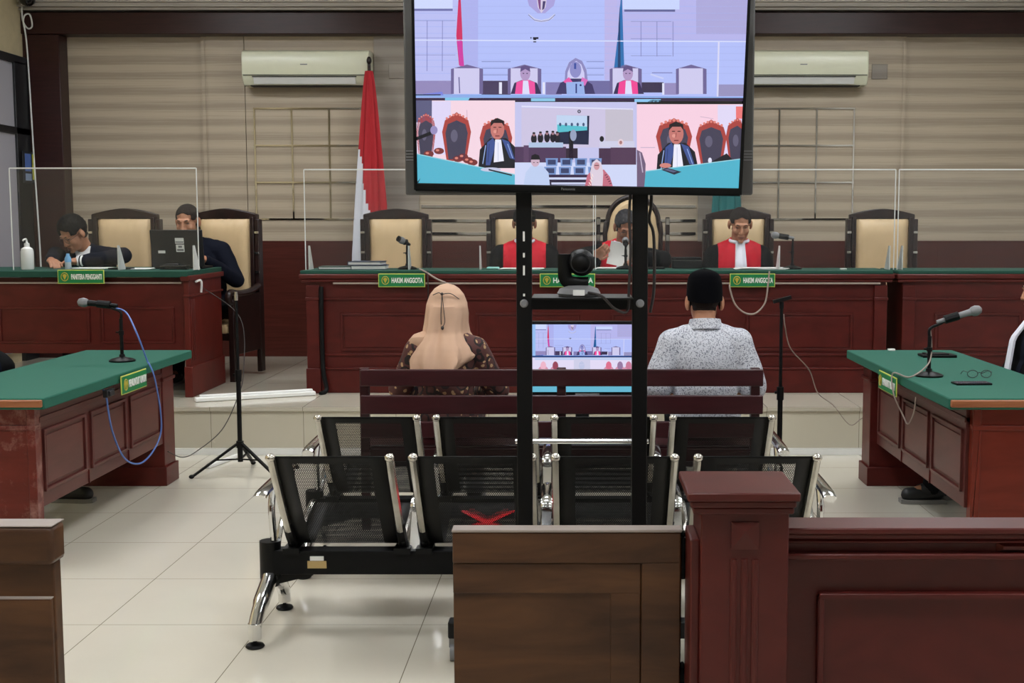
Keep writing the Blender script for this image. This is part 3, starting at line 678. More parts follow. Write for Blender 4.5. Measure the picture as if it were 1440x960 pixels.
def feed_judges(P, X=lambda x: x, Y=lambda y: y):
    # the bench seen by the court camera; coordinates of the large screen's upper pane
    def r(x0, y0, x1, y1, c, L): P.rect(X(x0), Y(y0), X(x1), Y(y1), c, L)
    def p(pts, c, L): P.poly([(X(a), Y(b)) for a, b in pts], c, L)
    def e(cx, cy, rx, ry, c, L): P.ell(X(cx), Y(cy), abs(X(cx+rx)-X(cx)), abs(Y(cy+ry)-Y(cy)), c, L)
    def ln(pts, w, c, L): P.line([(X(a), Y(b)) for a, b in pts], w*abs(X(1)-X(0)), c, L)
    r(586, -6, 1048, 140, (178, 190, 248), 1)
    r(586, -6, 650, 140, (186, 190, 242), 2); r(855, -6, 1048, 60, (182, 180, 234), 2); r(975, -6, 1048, 50, (172, 168, 218), 3)
    for y in range(4, 112, 9): ln([(586, y), (1048, y)], .8, (168, 180, 240), 3)
    p([(650, -6), (675, -6), (675, 112), (650, 112)], (172, 176, 236), 3); p([(849, -6), (866, -6), (866, 112), (849, 112)], (186, 180, 232), 3)
    r(586, -6, 640, 16, (206, 216, 252), 4); r(586, 16, 640, 19, (110, 112, 170), 5)
    r(874, 3, 952, 17, (200, 212, 252), 4); r(876, 17, 946, 20, (96, 98, 150), 5)
    for a, y0, y1, xs in ((588, 32, 100, (605, 626)), (885, 33, 80, (899, 921, 943))):
        for x in xs: ln([(x, y0), (x, y1)], 1, (132, 136, 196), 5)
        for y in (y0, y0+23, y0+46): ln([(a, y), (a+56, y)], .8, (142, 148, 206), 5)
    for y in (87, 96, 105): ln([(680, y), (720, y)], 1.2, (140, 150, 208), 5); ln([(824, y), (848, y)], 1.2, (140, 150, 208), 5)
    # emblem: shield on spread wings over a ribbon
    p([(741, -4), (745, 12), (757, 22), (767, 22), (779, 12), (783, -4)], (168, 160, 220), 5); p([(755, -4), (757, 14), (762, 22), (768, 14), (770, -4)], (212, 200, 226), 6)
    p([(757, 4), (761, 4), (761, 18), (759, 16)], (120, 70, 130), 7); p([(764, 6), (768, 6), (766, 16), (763, 18)], (70, 60, 110), 7)
    p([(744, 22), (753, 29), (762, 31), (772, 29), (781, 22), (778, 29), (770, 33), (762, 34), (754, 33), (748, 29)], (206, 208, 240), 7); ln([(744, 24), (752, 31), (762, 33), (773, 31), (781, 24)], .9, (120, 120, 170), 8)
    r(747, 54, 748.5, 56, (30, 30, 60), 6); r(750.5, 54, 758, 56.5, (24, 22, 44), 6); r(751, 56, 755, 61, (24, 22, 44), 6)
    # flags
    p([(648, 2), (651, 2), (653, 40), (655, 92), (649, 92), (645, 52)], (206, 44, 96), 6); p([(646, 58), (653, 58), (656, 93), (650, 93)], (206, 60, 160), 7)
    ln([(649, -6), (649, 8)], 1.4, (70, 60, 90), 6); p([(871, 4), (873, 4), (876, 95), (862, 95), (868, 45)], (40, 110, 176), 6); p([(868, 40), (870, 10), (871, 95), (867, 95)], (24, 60, 110), 7)
    ln([(586, 58), (1048, 60)], 1.6, (214, 220, 252), 7); ln([(1006, 60), (1004, 136)], 2.4, (216, 216, 246), 7)
    r(586, 113, 640, 132, (146, 136, 186), 4); r(680, 113, 720, 132, (70, 58, 92), 4); r(900, 115, 930, 129, (56, 46, 76), 4); r(930, 116, 950, 132, (150, 140, 190), 4); r(1004, 118, 1044, 134, (150, 146, 190), 4); r(768, 115, 790, 132, (130, 124, 178), 4); r(822, 113, 858, 131, (110, 106, 160), 4)
    for cx, w in ((660, 20), (739, 21), (878, 20), (968, 19)):
        p([(cx-w-2, 97), (cx, 91), (cx+w+2, 97), (cx+w+2, 131), (cx-w-2, 131)], (110, 100, 150), 6); r(cx-w+2, 96, cx+w-3, 131, (206, 202, 238), 7)
    p([(793, 131), (795, 100), (800, 88), (809, 82), (818, 86), (824, 98), (828, 131)], (140, 136, 190), 6); p([(797, 131), (798, 102), (803, 90), (810, 86), (817, 91), (821, 102), (823, 131)], (206, 204, 244), 7)
    for cx, tone in ((740, (238, 80, 160)), (881, (240, 70, 150))):
        p([(cx-20, 131), (cx-15, 116), (cx-5, 112), (cx+6, 112), (cx+16, 116), (cx+22, 131)], (52, 42, 84), 8); p([(cx-14, 131), (cx-12, 115), (cx-3, 112), (cx+5, 112), (cx+13, 115), (cx+14, 131)], tone, 9); p([(cx-3, 113), (cx+4, 113), (cx+6, 131), (cx-4, 131)], (222, 220, 250), 10)
        e(cx, 103, 7, 10, (176, 150, 196), 10); p([(cx-7, 101), (cx-6, 94), (cx, 92), (cx+6, 94), (cx+7, 101), (cx, 97)], (96, 80, 130), 11)
        e(cx-2.5, 103, 1.2, .7, (70, 50, 90), 12); e(cx+2.5, 103, 1.2, .7, (70, 50, 90), 12)
    p([(782, 131), (788, 116), (800, 110), (820, 110), (832, 118), (836, 131)], (60, 52, 100), 8); p([(792, 114), (800, 108), (806, 116), (798, 118)], (232, 90, 170), 9); p([(818, 108), (826, 112), (822, 120), (816, 116)], (216, 110, 190), 9)
    e(809, 98, 8, 11, (140, 140, 200), 10); r(807, 89, 810, 97, (60, 80, 160), 11); p([(796, 115), (820, 114), (822, 132), (797, 132)], (150, 176, 232), 12); r(809, 117, 811, 130, (40, 50, 120), 13); e(816, 119, 1.4, 1.4, (30, 40, 100), 13)
    r(704, 115, 708, 131, (226, 226, 246), 12); r(764, 115, 767, 131, (226, 226, 246), 12); r(928, 116, 931, 132, (224, 226, 248), 12)
    ln([(649, 108), (650, 130)], 1.4, (90, 84, 140), 12); ln([(912, 104), (930, 110)], 2.2, (200, 206, 246), 12); ln([(914, 102), (942, 102)], 1, (120, 120, 180), 12)
    p([(586, 131), (1044, 135), (1044, 138), (586, 136)], (140, 172, 232), 11); p([(600, 131), (626, 128), (628, 133), (600, 133)], (120, 130, 220), 12)
    r(586, 136.5, 1044, 141, (52, 36, 66), 12); r(586, 131.5, 624, 133, (36, 34, 60), 13); p([(630, 136), (664, 136), (662, 140), (630, 140)], (130, 196, 232), 14); p([(748, 137), (781, 137), (781, 141), (748, 141)], (140, 200, 232), 14); p([(890, 138), (926, 138), (926, 142), (890, 142)], (140, 200, 240), 14)
    p([(908, 142), (913, 139), (925, 139), (931, 142)], (20, 16, 26), 14)

def carved_chair(P, cx, cy, w, h, L=5):
    P.poly([(cx-w*.62, cy-h*.25), (cx-w*.5, cy-h*.55), (cx-w*.2, cy-h*.66), (cx, cy-h*.76), (cx+w*.2, cy-h*.66), (cx+w*.5, cy-h*.55), (cx+w*.62, cy-h*.25), (cx+w*.42, cy+h*.5), (cx-w*.42, cy+h*.5)], (170, 66, 62), L)
    P.poly([(cx-w*.48, cy-h*.22), (cx-w*.38, cy-h*.45), (cx, cy-h*.55), (cx+w*.38, cy-h*.45), (cx+w*.48, cy-h*.22), (cx+w*.34, cy+h*.46), (cx-w*.34, cy+h*.46)], (66, 62, 84), L+1)
    for i in range(7): P.ell(cx-w*.42+w*.84*i/6, cy-h*.60-.10*h*math.sin(PI*i/6), w*.055, w*.055, (224, 130, 120), L+1, 8)
    P.ell(cx-w*.1, cy-h*.15, w*.15, h*.16, (98, 94, 118), L+2)
def feed_person(P, cx, cy, s, look=0):
    k = s
    P.poly([(cx-26*k, cy+46*k), (cx-24*k, cy+20*k), (cx-10*k, cy+4*k), (cx+12*k, cy+4*k), (cx+24*k, cy+16*k), (cx+30*k, cy+46*k)], (22, 22, 34), 8)
    P.poly([(cx-16*k, cy+42*k), (cx-14*k, cy+10*k), (cx-6*k, cy+4*k), (cx-2*k, cy+12*k), (cx-10*k, cy+42*k)], (62, 82, 146), 9); P.poly([(cx+6*k, cy+5*k), (cx+16*k, cy+9*k), (cx+24*k, cy+34*k), (cx+17*k, cy+32*k)], (62, 82, 146), 9)
    P.line([(cx-16*k, cy+14*k), (cx-20*k, cy+40*k)], 1.2, (150, 176, 230), 10); P.line([(cx-11*k, cy+12*k), (cx-13*k, cy+38*k)], 1, (40, 56, 110), 10); P.line([(cx+14*k, cy+12*k), (cx+21*k, cy+32*k)], 1, (150, 176, 230), 10)
    P.poly([(cx-3*k, cy+6*k), (cx+5*k, cy+6*k), (cx+9*k, cy+36*k), (cx-5*k, cy+38*k)], (236, 236, 252), 11); P.line([(cx+1*k, cy+10*k), (cx+1*k, cy+36*k)], .8, (196, 200, 226), 12)
    P.ell(cx, cy-8*k, 9.5*k, 14*k, (196, 118, 112), 12); P.poly([(cx-9.5*k, cy-12*k), (cx-9*k, cy-20*k), (cx, cy-24*k), (cx+9*k, cy-20*k), (cx+9.5*k, cy-12*k), (cx+6*k, cy-17*k), (cx-5*k, cy-17*k)], (28, 22, 28), 13)
    for a in (-3.6, 3.6): P.line([(cx+(a-2)*k, cy-11*k), (cx+(a+2)*k, cy-11*k)], 1.2*k, (60, 26, 30), 14)
    P.line([(cx, cy-9*k), (cx-.8*k, cy-3*k)], 1.2*k, (160, 84, 80), 14); P.line([(cx-3*k, cy+1*k), (cx+3*k, cy+1*k)], 1.5*k, (120, 50, 56), 14); P.ell(cx-3*k, cy-5*k, 2.6*k, 2.4*k, (222, 150, 140), 13)
def feed_all(P):
    feed_judges(P)
    # lower row
    P.rect(586, 140, 726, 262, (244, 214, 228), 15); P.rect(590, 140, 612, 178, (92, 92, 128), 16); P.rect(612, 141, 638, 215, (222, 214, 246), 16); P.rect(586, 170, 596, 222, (230, 214, 236), 16); P.line([(660, 153), (661, 178)], 1, (214, 180, 200), 16)
    for f in (carved_chair,): f(P, 604, 195, 22, 50, 16); f(P, 646, 197, 32, 54, 17); f(P, 700, 205, 36, 54, 17)
    for x, y in ((655, 218), (662, 223), (648, 221), (668, 226), (608, 214), (622, 210)): P.ell(x, y, 7, 4.5, (120, 50, 52), 18); P.ell(x-2, y-1, 2.4, 1.6, (216, 130, 116), 19)
    P.line([(586, 193), (611, 185)], 5, (20, 20, 28), 20); P.ell(615, 181, 5, 6, (150, 140, 190), 20)
    def sh(fn, d):                                   # draw a figure some layers higher
        n0 = len(P.v); fn(); P.v[n0:] = [(x, y, L+d) for x, y, L in P.v[n0:]]
    sh(lambda: feed_person(P, 702, 188, 1.0), 12)
    P.poly([(586, 214), (726, 243), (726, 262), (586, 262)], (84, 180, 206), 28); P.line([(586, 214), (726, 243)], 1.4, (150, 206, 222), 29); P.ell(693, 236, 14, 3, (196, 200, 226), 30); P.line([(690, 236), (722, 244)], 2, (30, 30, 44), 31); P.poly([(590, 254), (597, 248), (594, 257)], (40, 60, 80), 30)
    # middle pane: the court seen from the judges
    P.rect(726, 142, 893, 262, (196, 196, 236), 32); P.poly([(735, 150), (880, 152), (880, 205), (735, 205)], (204, 196, 226), 33); P.rect(850, 152, 888, 205, (196, 190, 206), 34)
    P.line([(735, 148), (888, 152)], 2, (222, 222, 248), 34); P.ell(814, 155, 2.4, 2.4, (50, 46, 66), 35); P.ell(814, 155, 1.2, 1.2, (170, 170, 200), 36)
    P.poly([(784, 160), (828, 161), (827, 201), (784, 200)], (26, 34, 66), 34); P.poly([(783, 160), (825, 161), (825, 180), (783, 184)], (192, 212, 240), 35); P.poly([(784, 173), (825, 176), (825, 181), (784, 184)], (86, 190, 206), 36)
    for i in range(5): P.ell(788+i*8, 173, 1.6, 2.5, (60, 80, 120), 37)
    for i, (x, y) in enumerate(((752, 189), (761, 188), (770, 187), (778, 187), (784, 188))): P.ell(x, y+4, 4, 7, (24, 22, 36), 35); P.ell(x, y-2, 2, 2.6, (160, 120, 130), 36); P.ell(x, y-4, 2, 1.4, (20, 18, 26), 37)
    P.rect(745, 198, 792, 205, (176, 196, 226), 37); P.rect(726, 204, 796, 226, (78, 54, 88), 36); P.rect(738, 202, 745, 226, (92, 66, 100), 37); P.rect(800, 182, 806, 222, (20, 18, 30), 38); P.ell(806, 188, 4.5, 8, (150, 160, 190), 39); P.rect(796, 206, 812, 220, (46, 32, 52), 38)
    P.rect(841, 206, 892, 229, (70, 46, 74), 36); P.rect(857, 205, 892, 229, (82, 56, 84), 37); P.rect(842, 196, 890, 205, (206, 206, 230), 36); P.ell(845, 193, 3, 4, (24, 22, 30), 37); P.ell(871, 198, 4, 5, (226, 206, 216), 37); P.ell(871, 198, 2, 2.6, (170, 120, 120), 38)
    P.rect(726, 226, 893, 262, (206, 214, 246), 35)
    for j, (y, n) in enumerate(((220, 4), (232, 4))):
        for i in range(4): x = 768+j*-2+i*20; P.poly([(x, y), (x+17, y), (x+16, y+11), (x+1, y+11)], (120, 150, 206), 38+j*2); P.poly([(x+3, y+2), (x+14, y+2), (x+14, y+9), (x+3, y+9)], (56, 66, 106), 39+j*2)
    P.rect(768, 243, 836, 247, (52, 38, 70), 42); P.rect(770, 250, 832, 258, (40, 30, 60), 42); P.rect(776, 254, 826, 257, (200, 206, 236), 43)
    P.poly([(738, 262), (741, 240), (748, 231), (764, 231), (772, 240), (774, 262)], (190, 206, 240), 44); P.ell(754, 224, 6, 8, (206, 176, 196), 45); P.poly([(748, 222), (749, 216), (754, 214), (759, 216), (761, 222)], (22, 18, 28), 46); P.line([(751, 226), (753, 226)], 1, (70, 50, 60), 46); P.line([(756, 226), (758, 226)], 1, (70, 50, 60), 46)
    P.poly([(822, 262), (825, 244), (832, 236), (848, 236), (856, 246), (860, 262)], (196, 110, 130), 44); P.poly([(831, 262), (829, 240), (832, 226), (838, 221), (844, 226), (847, 240), (846, 262)], (220, 206, 222), 45); P.ell(838, 231, 4, 5.5, (206, 150, 160), 46); P.line([(835, 230), (841, 230)], 1, (80, 50, 60), 47)
    for i in range(5): P.line([(826+i*1.4, 258-i*4), (829+i, 262-i*4)], 1.2, (250, 226, 220), 46); P.line([(849+i*1.6, 244+i*3), (852+i*1.6, 243+i*3)], 1.2, (90, 40, 60), 46)
    # right pane
    P.rect(893, 145, 1048, 268, (246, 208, 226), 48); P.rect(1004, 146, 1048, 222, (224, 216, 246), 49); P.rect(1029, 148, 1040, 165, (236, 120, 120), 50); P.line([(980, 162), (998, 165)], 1, (214, 180, 204), 50)
    P.line([(898, 205), (918, 205)], 1.2, (206, 180, 206), 50)
    carved_chair(P, 944, 202, 40, 50, 50); carved_chair(P, 995, 204, 34, 50, 50); carved_chair(P, 1031, 203, 26, 52, 50)
    P.poly([(893, 208), (900, 212), (905, 228), (904, 262), (893, 262)], (112, 92, 122), 54); P.line([(897, 212), (901, 240)], 1.4, (196, 180, 206), 55)
    sh(lambda: feed_person(P, 947, 194, 1.06), 46)
    P.poly([(986, 232), (1000, 222), (1016, 213), (1024, 222), (1020, 234)], (26, 24, 34), 60); P.ell(993, 223, 2.6, 4, (226, 226, 246), 61)
    P.poly([(903, 262), (905, 238), (1046, 221), (1046, 270), (902, 270)], (78, 178, 204), 62); P.line([(905, 238), (1046, 221)], 1.2, (160, 212, 226), 63); P.poly([(926, 236), (934, 233), (954, 239), (944, 243)], (40, 40, 60), 64); P.poly([(930, 236), (935, 234.5), (948, 238.5), (943, 240)], (90, 96, 130), 65)
    P.ell(932, 230, 8, 3.4, (206, 130, 122), 64)

m_shell = plain('grey_shell', (78, 77, 76), .45)
def television(label, c, W, H, rot, screen=True):
    t = thing('television', label, 'television', c, 0, None); t.rotation_euler = rot
    b = MB(); b.box(-W/2, W/2, 0, .02 if screen else .035, -H/2, H/2); sh = part('shell', b, m_shell if not screen else m_black, t, local=True, bevel=.006)
    return t
TVC = (.002, 3.795, 1.892); TVR = (R(8.0), R(.9), 0)
tv = television('large flat television showing four video-call views, high on the rack', TVC, 1.0, .60, TVR)
b = MB(); W, H = .982, .558
for x0, x1, z0, z1 in ((-.5, -W/2, -.3, .292), (W/2, .5, -.3, .292), (-W/2, W/2, H/2, .292), (-W/2, W/2, -.3, -H/2)): b.box(x0, x1, -.014, .002, z0, z1)
part('bezel', b, m_black, tv, local=True, bevel=.003)
b = MB(); b.box(-W/2, W/2, -.004, .001, -H/2, H/2); part('screen', b, m_glass, tv, local=True)
lettering('maker_lettering', 'Panasonic', tv, Matrix.Translation((-.03, -.0148, -.289)), .042, .0075, m_mgrey, .0004, .01)
P = Paint(); feed_all(P)
def clip01(a): return min(max(a, 0), 1)
def map_big(x, y, L):
    yt = -5+(x-587)*7/459; yb = 255+(x-592)*7/441; t = clip01((y-yt)/(yb-yt))
    xl = 587+5*t; xr = 1046-13*t; s = clip01((x-xl)/(xr-xl))
    return ((s-.5)*W, -.0045-L*.00009, (.5-t)*H)
P.build('screen_picture', tv, map_big, m_pic)
tv2 = television('dark grey back shell of a second television mounted back to back with the bright one', (.001, 3.905, 1.894), 1.081, .612, (0, 0, 0), False)
b = MB(); b.box(-.53, .53, .035, .06, -.295, .295); part('bezel', b, m_black, tv2, local=True, bevel=.004)
b = MB(); b.box(-.50, .50, .06, .062, -.265, .265); part('screen', b, m_glass, tv2, local=True)
b = MB()
for s in (-1, 1):
    for i in range(4): b.box(*sorted((s*.508, s*.537)), -.003, .001, -.20+i*.009, -.196+i*.009)
part('vent', b, m_mgrey, tv2, local=True)

def ptz():
    t = thing('conference_camera', 'black ball-headed conference camera on a grey base on the rack shelf', 'camera', (.0, 3.90, 1.275))
    b = MB(); b.lathe([(.062, 0), (.068, .008), (.060, .022), (.035, .032), (.0, .033)], (.0, 3.90, 1.275), 28); part('base', b, m_mgrey, t)
    b = MB(); b.box(-.018, .018, 3.832, 3.84, 1.279, 1.296); part('port_plate', b, m_wplastic, t)
    b = MB(); b.tube(smoothpath([(.03, 3.90, 1.312), (-.02, 3.90, 1.314), (-.042, 3.90, 1.33), (-.044, 3.90, 1.37), (-.044, 3.90, 1.405)], 5), .014, 10, flat=1.6); part('yoke', b, m_black, t)
    b = MB(); b.ell((.008, 3.90, 1.378), (.042, .045, .042), n=24, m=16); h = part('camera_head', b, m_black, t)
    b = MB(); b.cyl((.008, 3.942, 1.378), (.008, 3.955, 1.378), .022); part('lens', b, m_glass, h)
    b = MB(); b.tube([(.006+.030*math.cos(a*PI/10), 3.857, 1.378+.030*math.sin(a*PI/10)) for a in range(20)], .002, 6, True); part('ring', b, m_dgrey, h)
ptz()
b = MB(); b.tube(smoothpath([(.03, 3.835, 1.288), (.07, 3.80, 1.279), (.11, 3.81, 1.24), (.15, 3.85, 1.23), (.155, 3.86, 1.30), (.160, 3.86, 1.42), (.155, 3.86, 1.52), (.16, 3.87, 1.60)], 6), .0045, 8)
tag(part('camera_cable', b, m_dcable), 'dark cable rising from the conference camera along the rack post', 'cable')
b = MB(); b.tube(smoothpath([(.185, 3.93, 1.66), (.222, 3.925, 1.62), (.226, 3.92, 1.56), (.22, 3.92, 1.51), (.235, 3.93, 1.46), (.237, 3.93, 1.30), (.225, 3.93, 1.22)], 6), .005, 8)
tag(part('television_cable', b, m_dcable), 'black cable looping beside the rack post below the large screen', 'cable')

def monitor():
    t = thing('monitor', 'small screen showing the bench in blue, between the rack posts behind the pew', 'television', (.02, 7.25, 0))
    b = MB(); b.box(-.36, .40, 7.22, 7.27, .50, .935); part('shell', b, m_black, t, bevel=.006)
    b = MB(); b.box(-.34, .38, 7.216, 7.221, .52, .915); part('screen', b, m_glass, t)
    P = Paint(); X = lambda x: 752+(x-586)*(890-752)/(1048-586); Y = lambda y: 456+(y+6)*(46)/(146)
    feed_judges(P, X, Y)
    P.rect(740, 501, 900, 560, (226, 218, 244), 20); P.rect(748, 500, 890, 502.5, (40, 70, 130), 21); P.rect(752, 503, 890, 506, (190, 206, 240), 21)
    for x, c in ((764, (236, 180, 200)), (781, (150, 70, 90)), (818, (180, 190, 220)), (856, (220, 110, 140)), (872, (150, 120, 160)), (884, (200, 120, 150))): P.ell(x, 514, 4, 6, c, 22); P.ell(x, 520, 7, 6, (214, 150, 176), 21)
    P.rect(807, 505, 830, 522, (206, 206, 232), 22); P.rect(740, 522, 900, 560, (100, 180, 206), 23)
    # widen the picture over the whole screen
    P.rect(738, 456, 753, 501, (150, 190, 240), 15); P.rect(889, 456, 905, 501, (150, 190, 240), 15)
    def mp(x, y, L): q = at(min(max(x, 732), 905), min(max(y, 456), 551), Y=7.215-L*.0001); return (q.x-.02, q.y-7.25, q.z)
    P.build('screen_picture', t, mp, m_pic2)
    b = MB(); b.box(-.02, .06, 7.235, 7.265, .04, .52); b.box(-.28, .32, 7.10, 7.40, .0, .03); part('pedestal', b, m_black, t, bevel=.005)
    b = MB(); b.box(-.02, .12, 7.214, 7.22, .503, .513); part('logo_strip', b, m_mgrey, t)
m_pic2 = m_pic
monitor()

# ---------------------------------------------------------------- microphones
def mic_body(b1, b2, p, d, L=.17):
    p, d = V(p), V(d).normalized()
    b1.tube([p, p+d*L*.25, p+d*L], [.010, .012, .017], 12)
    q = p+d*L; b2.tube([q, q+d*.012, q+d*.03, q+d*.05, q+d*.058], [.017, .024, .026, .019, .006], 14)
def desk_mic(label, base, stand_h, head_dir, bend, mic_mat=None, z0=None, L=.19):
    t = thing('microphone', label, 'microphone', base); bx, by, bz = base
    b = MB(); b.lathe([(.068, .0), (.070, .008), (.055, .016), (.016, .026), (.014, .04), (.0, .041)], base, 28); part('round_base', b, m_black, t)
    b = MB(); b.cyl((bx, by, bz+.03), (bx, by, bz+stand_h), .0095); b.cyl((bx, by, bz+stand_h*.62), (bx, by, bz+stand_h*.72), .014); b.box(bx-.028, bx, by-.008, by+.008, bz+stand_h*.66, bz+stand_h*.70); part('stem', b, m_black, t)
    d = V(head_dir).normalized(); top = V((bx, by, bz+stand_h)); e = top+V(bend)
    b = MB(); b.tube(smoothpath([top-V((0,0,.01)), top+V((0,0,.035)), top+V(bend)*.6+V((0,0,.012)), e], 6), .0075, 8); part('gooseneck', b, m_black, t)
    h = MB(); g = MB(); mic_body(h, g, e-d*.06, d, L); bm_ = part('mic_body', h, mic_mat or m_black, t); part('grille', g, m_mgrey, bm_)
    c = MB(); c.tube([e-d*.02, e+d*.05], .021, 10); part('clip', c, m_black, bm_)
    return t
lm = at(172, 508, z=.75)
desk_mic('desk microphone with silver head and blue cable on the scuffed green table', (lm.x, lm.y, .75), .235, (-1, 0, .10), (-.075, 0, .075), L=.16)
rm = at(1306, 529, z=.75)
desk_mic('silver desk microphone on the green table with the spectacles', (rm.x, rm.y, .75), .20, (1, 0, .30), (.09, 0, .085), m_mgrey, L=.17)
q = at(573, 377, Y=8.97)
desk_mic('black desk microphone standing in front of the empty flag-side chair', (q.x, 8.97, 1.173), .17, (-.35, -.3, .22), (-.02, -.05, .03), L=.05)
q = at(880, 377, Y=8.97)
desk_mic('desk microphone in front of the grey-haired presiding judge', (q.x, 9.0, 1.173), .14, (0, .5, .25), (0, .03, .05), L=.06)
q = at(1114, 378, Y=8.98)
desk_mic('silver desk microphone with white head aimed at the jabot-wearing bareheaded judge', (q.x, 8.98, 1.173), .18, (-1, 0, .16), (-.05, 0, .05), m_mgrey, L=.11)

def mic_stand(label, x, y, h, clip):
    # one has tripod legs, the other a round foot
    t = thing('microphone_stand', label, 'stand', (x, y, 0))
    b = MB(); b.cyl((x, y, .08), (x, y, .62), .014); b.cyl((x, y, .60), (x, y, h), .009); part('tube', b, m_black, t)
    b = MB(); b.cyl((x, y, .56), (x, y, .63), .019); b.bar((x-.03, y, .60), (x, y, .60), .014, .014); part('collar', b, m_black, t); b = MB(); b.cyl((x, y, .16), (x, y, .20), .022); b.cyl((x, y, .075), (x, y, .16), .016); part('hub', b, m_black, t)
    if clip:
        d = MB(); d.lathe([(.12, .001), (.125, .01), (.11, .02), (.03, .03), (.02, .10), (.0, .10)], (x, y, 0), 28); part('round_foot', d, m_black, t)
    for a in () if clip else (-150, -30, 90):
        c, s = math.cos(R(a)), math.sin(R(a)); l = MB()
        l.bar((x+c*.015, y+s*.015, .185), (x+c*.285, y+s*.285, .012), .018, .012); l.bar((x+c*.01, y+s*.01, .09), (x+c*.15, y+s*.15, .098), .012, .008)
        lg = part('leg', l, m_black, t); f = MB(); f.ell((x+c*.29, y+s*.29, .012), (.016, .016, .012)); part('rubber_tip', f, m_blackm, lg)
    b = MB(); b.cyl((x, y, h-.005), (x, y, h+.03), .012)
    if clip: b.bar((x-.045, y, h+.03), (x+.05, y, h+.055), .03, .018)
    else: b.cyl((x, y, h+.03), (x, y, h+.045), .010)
    part('clip', b, m_brushed if not clip else m_black, t)
mic_stand('thin black tripod microphone stand between the scuffed table and the pew', -2.035, 7.40, 1.05, False)
mic_stand('thin black microphone stand with empty clip beside the capped man', 1.078, 6.62, 1.055, True)

# ---------------------------------------------------------------- cables on and below the tables
def cable(name, label, pts, r, mat):
    b = MB(); b.tube(smoothpath(pts, 8), r, 8); return tag(part(name, b, mat), label, 'cable')
c0 = at(163, 433, Y=lm.y)
cable('microphone_cable', 'blue cable looping from the microphone down beside the scuffed table', [c0, at(178, 440, Y=lm.y-.02), at(193, 470, Y=6.6), at(207, 507, z=.765), V((-2.298, 6.63, .752)), V((-2.278, 6.645, .68)), V((-2.285, 6.74, .5)), V((-2.295, 6.77, .36)), V((-2.31, 6.68, .27)), V((-2.32, 6.5, .238)), V((-2.32, 6.28, .31)), V((-2.325, 6.14, .48)), V((-2.322, 6.075, .655)), V((-2.33, 6.06, .69))], .0045, m_blue)
b = MB(); b.box(-2.318, -2.295, 6.02, 6.12, .655, .69); b.box(-2.30, -2.285, 6.035, 6.08, .66, .685); tag(part('cable_junction_box', b, m_dgrey, bevel=.003), 'small dark plug box under the scuffed table rim', 'plug')
cable('floor_cable', 'thin dark cable drooping from the clerk desk to the scuffed table', [V((-2.62, 8.7, 1.05)), V((-2.30, 8.45, .86)), V((-2.22, 8.2, .52)), V((-2.22, 8.02, .36)), V((-2.29, 7.9, .18)), V((-2.36, 7.6, .10)), V((-2.352, 7.3, .12)), V((-2.352, 7.05, .20))], .003, m_dcable)
c1 = at(1329, 455, Y=rm.y)
cable('microphone_cable', 'thin grey cable looping off the table with the spectacles past its sign', [at(1308, 462, Y=rm.y), at(1310, 490, Y=rm.y), at(1305, 512, Y=rm.y-.03), at(1280, 530, z=.758), V((1.57, 6.19, .755)), V((1.56, 6.13, .66)), V((1.60, 6.10, .56)), V((1.60, 6.0, .53)), V((1.60, 5.90, .60)), V((1.60, 5.87, .68))], .0038, m_greycable)
cable('floor_cable', 'thin grey cable sagging from the empty microphone stand to the table with the spectacles', [V((1.09, 6.62, 1.02)), V((1.10, 6.63, .95)), at(1112, 490, Y=6.75), at(1138, 520, Y=7.1), at(1150, 552, Y=7.4), at(1172, 570, Y=7.6), at(1195, 597, Y=7.7), at(1212, 588, Y=7.5), at(1232, 580, Y=7.28)], .003, m_greycable)
cable('loop_cable', 'grey cable hanging in a loop under the desk sign below the jabot-wearing judge', [at(1082, 381, Y=8.67), at(1080, 400, Y=8.66), at(1076, 425, Y=8.66), at(1063, 440, Y=8.66), at(1048, 440, Y=8.66), at(1034, 428, Y=8.66), at(1027, 408, Y=8.66), at(1026, 400, Y=8.67)], .006, m_greycable)
cable('bench_cable', 'pale cable trailing off the bench edge above the veiled woman', [at(590, 378, Y=8.75), at(600, 383, Y=8.68), at(614, 392, Y=8.66), at(630, 399, Y=8.66), at(640, 406, Y=8.67)], .006, m_greycable)
cable('bench_cable', 'thin cable hanging straight down the bench front behind the veiled woman', [at(601, 380, Y=8.68), at(602, 400, Y=8.66), at(602, 430, Y=8.70), at(603, 470, Y=8.71), at(603, 545, Y=8.70)], .004, m_dcable)
b = MB(); b.tube(smoothpath([(-1.80, 8.71, 1.06), (-1.80, 8.705, .9), (-1.80, 8.71, .6), (-1.79, 8.69, .45), (-1.77, 8.68, .34), (-1.80, 8.62, .318)], 6), .016, 8); tag(part('black_conduit', b, m_blackm), 'thick black cable running down the near end of the long bench', 'cable')
b = MB(); b.bar((-2.57, 8.28, .325), (-1.84, 8.62, .325), .06, .026); b.bar((-2.55, 8.315, .345), (-1.86, 8.635, .345), .03, .014); tag(part('cable_trunking', b, m_wplastic, bevel=.004), 'white cable trunking lying on the platform below the clerk chair', 'cable trunking')
b = MB(); b.bar((-2.28, 7.55, .012), (-2.19, 7.98, .012), .028, .022); tag(part('floor_trunking', b, m_wplastic, bevel=.004), 'silver cable strip on the floor running to the platform by the scuffed table', 'cable trunking')

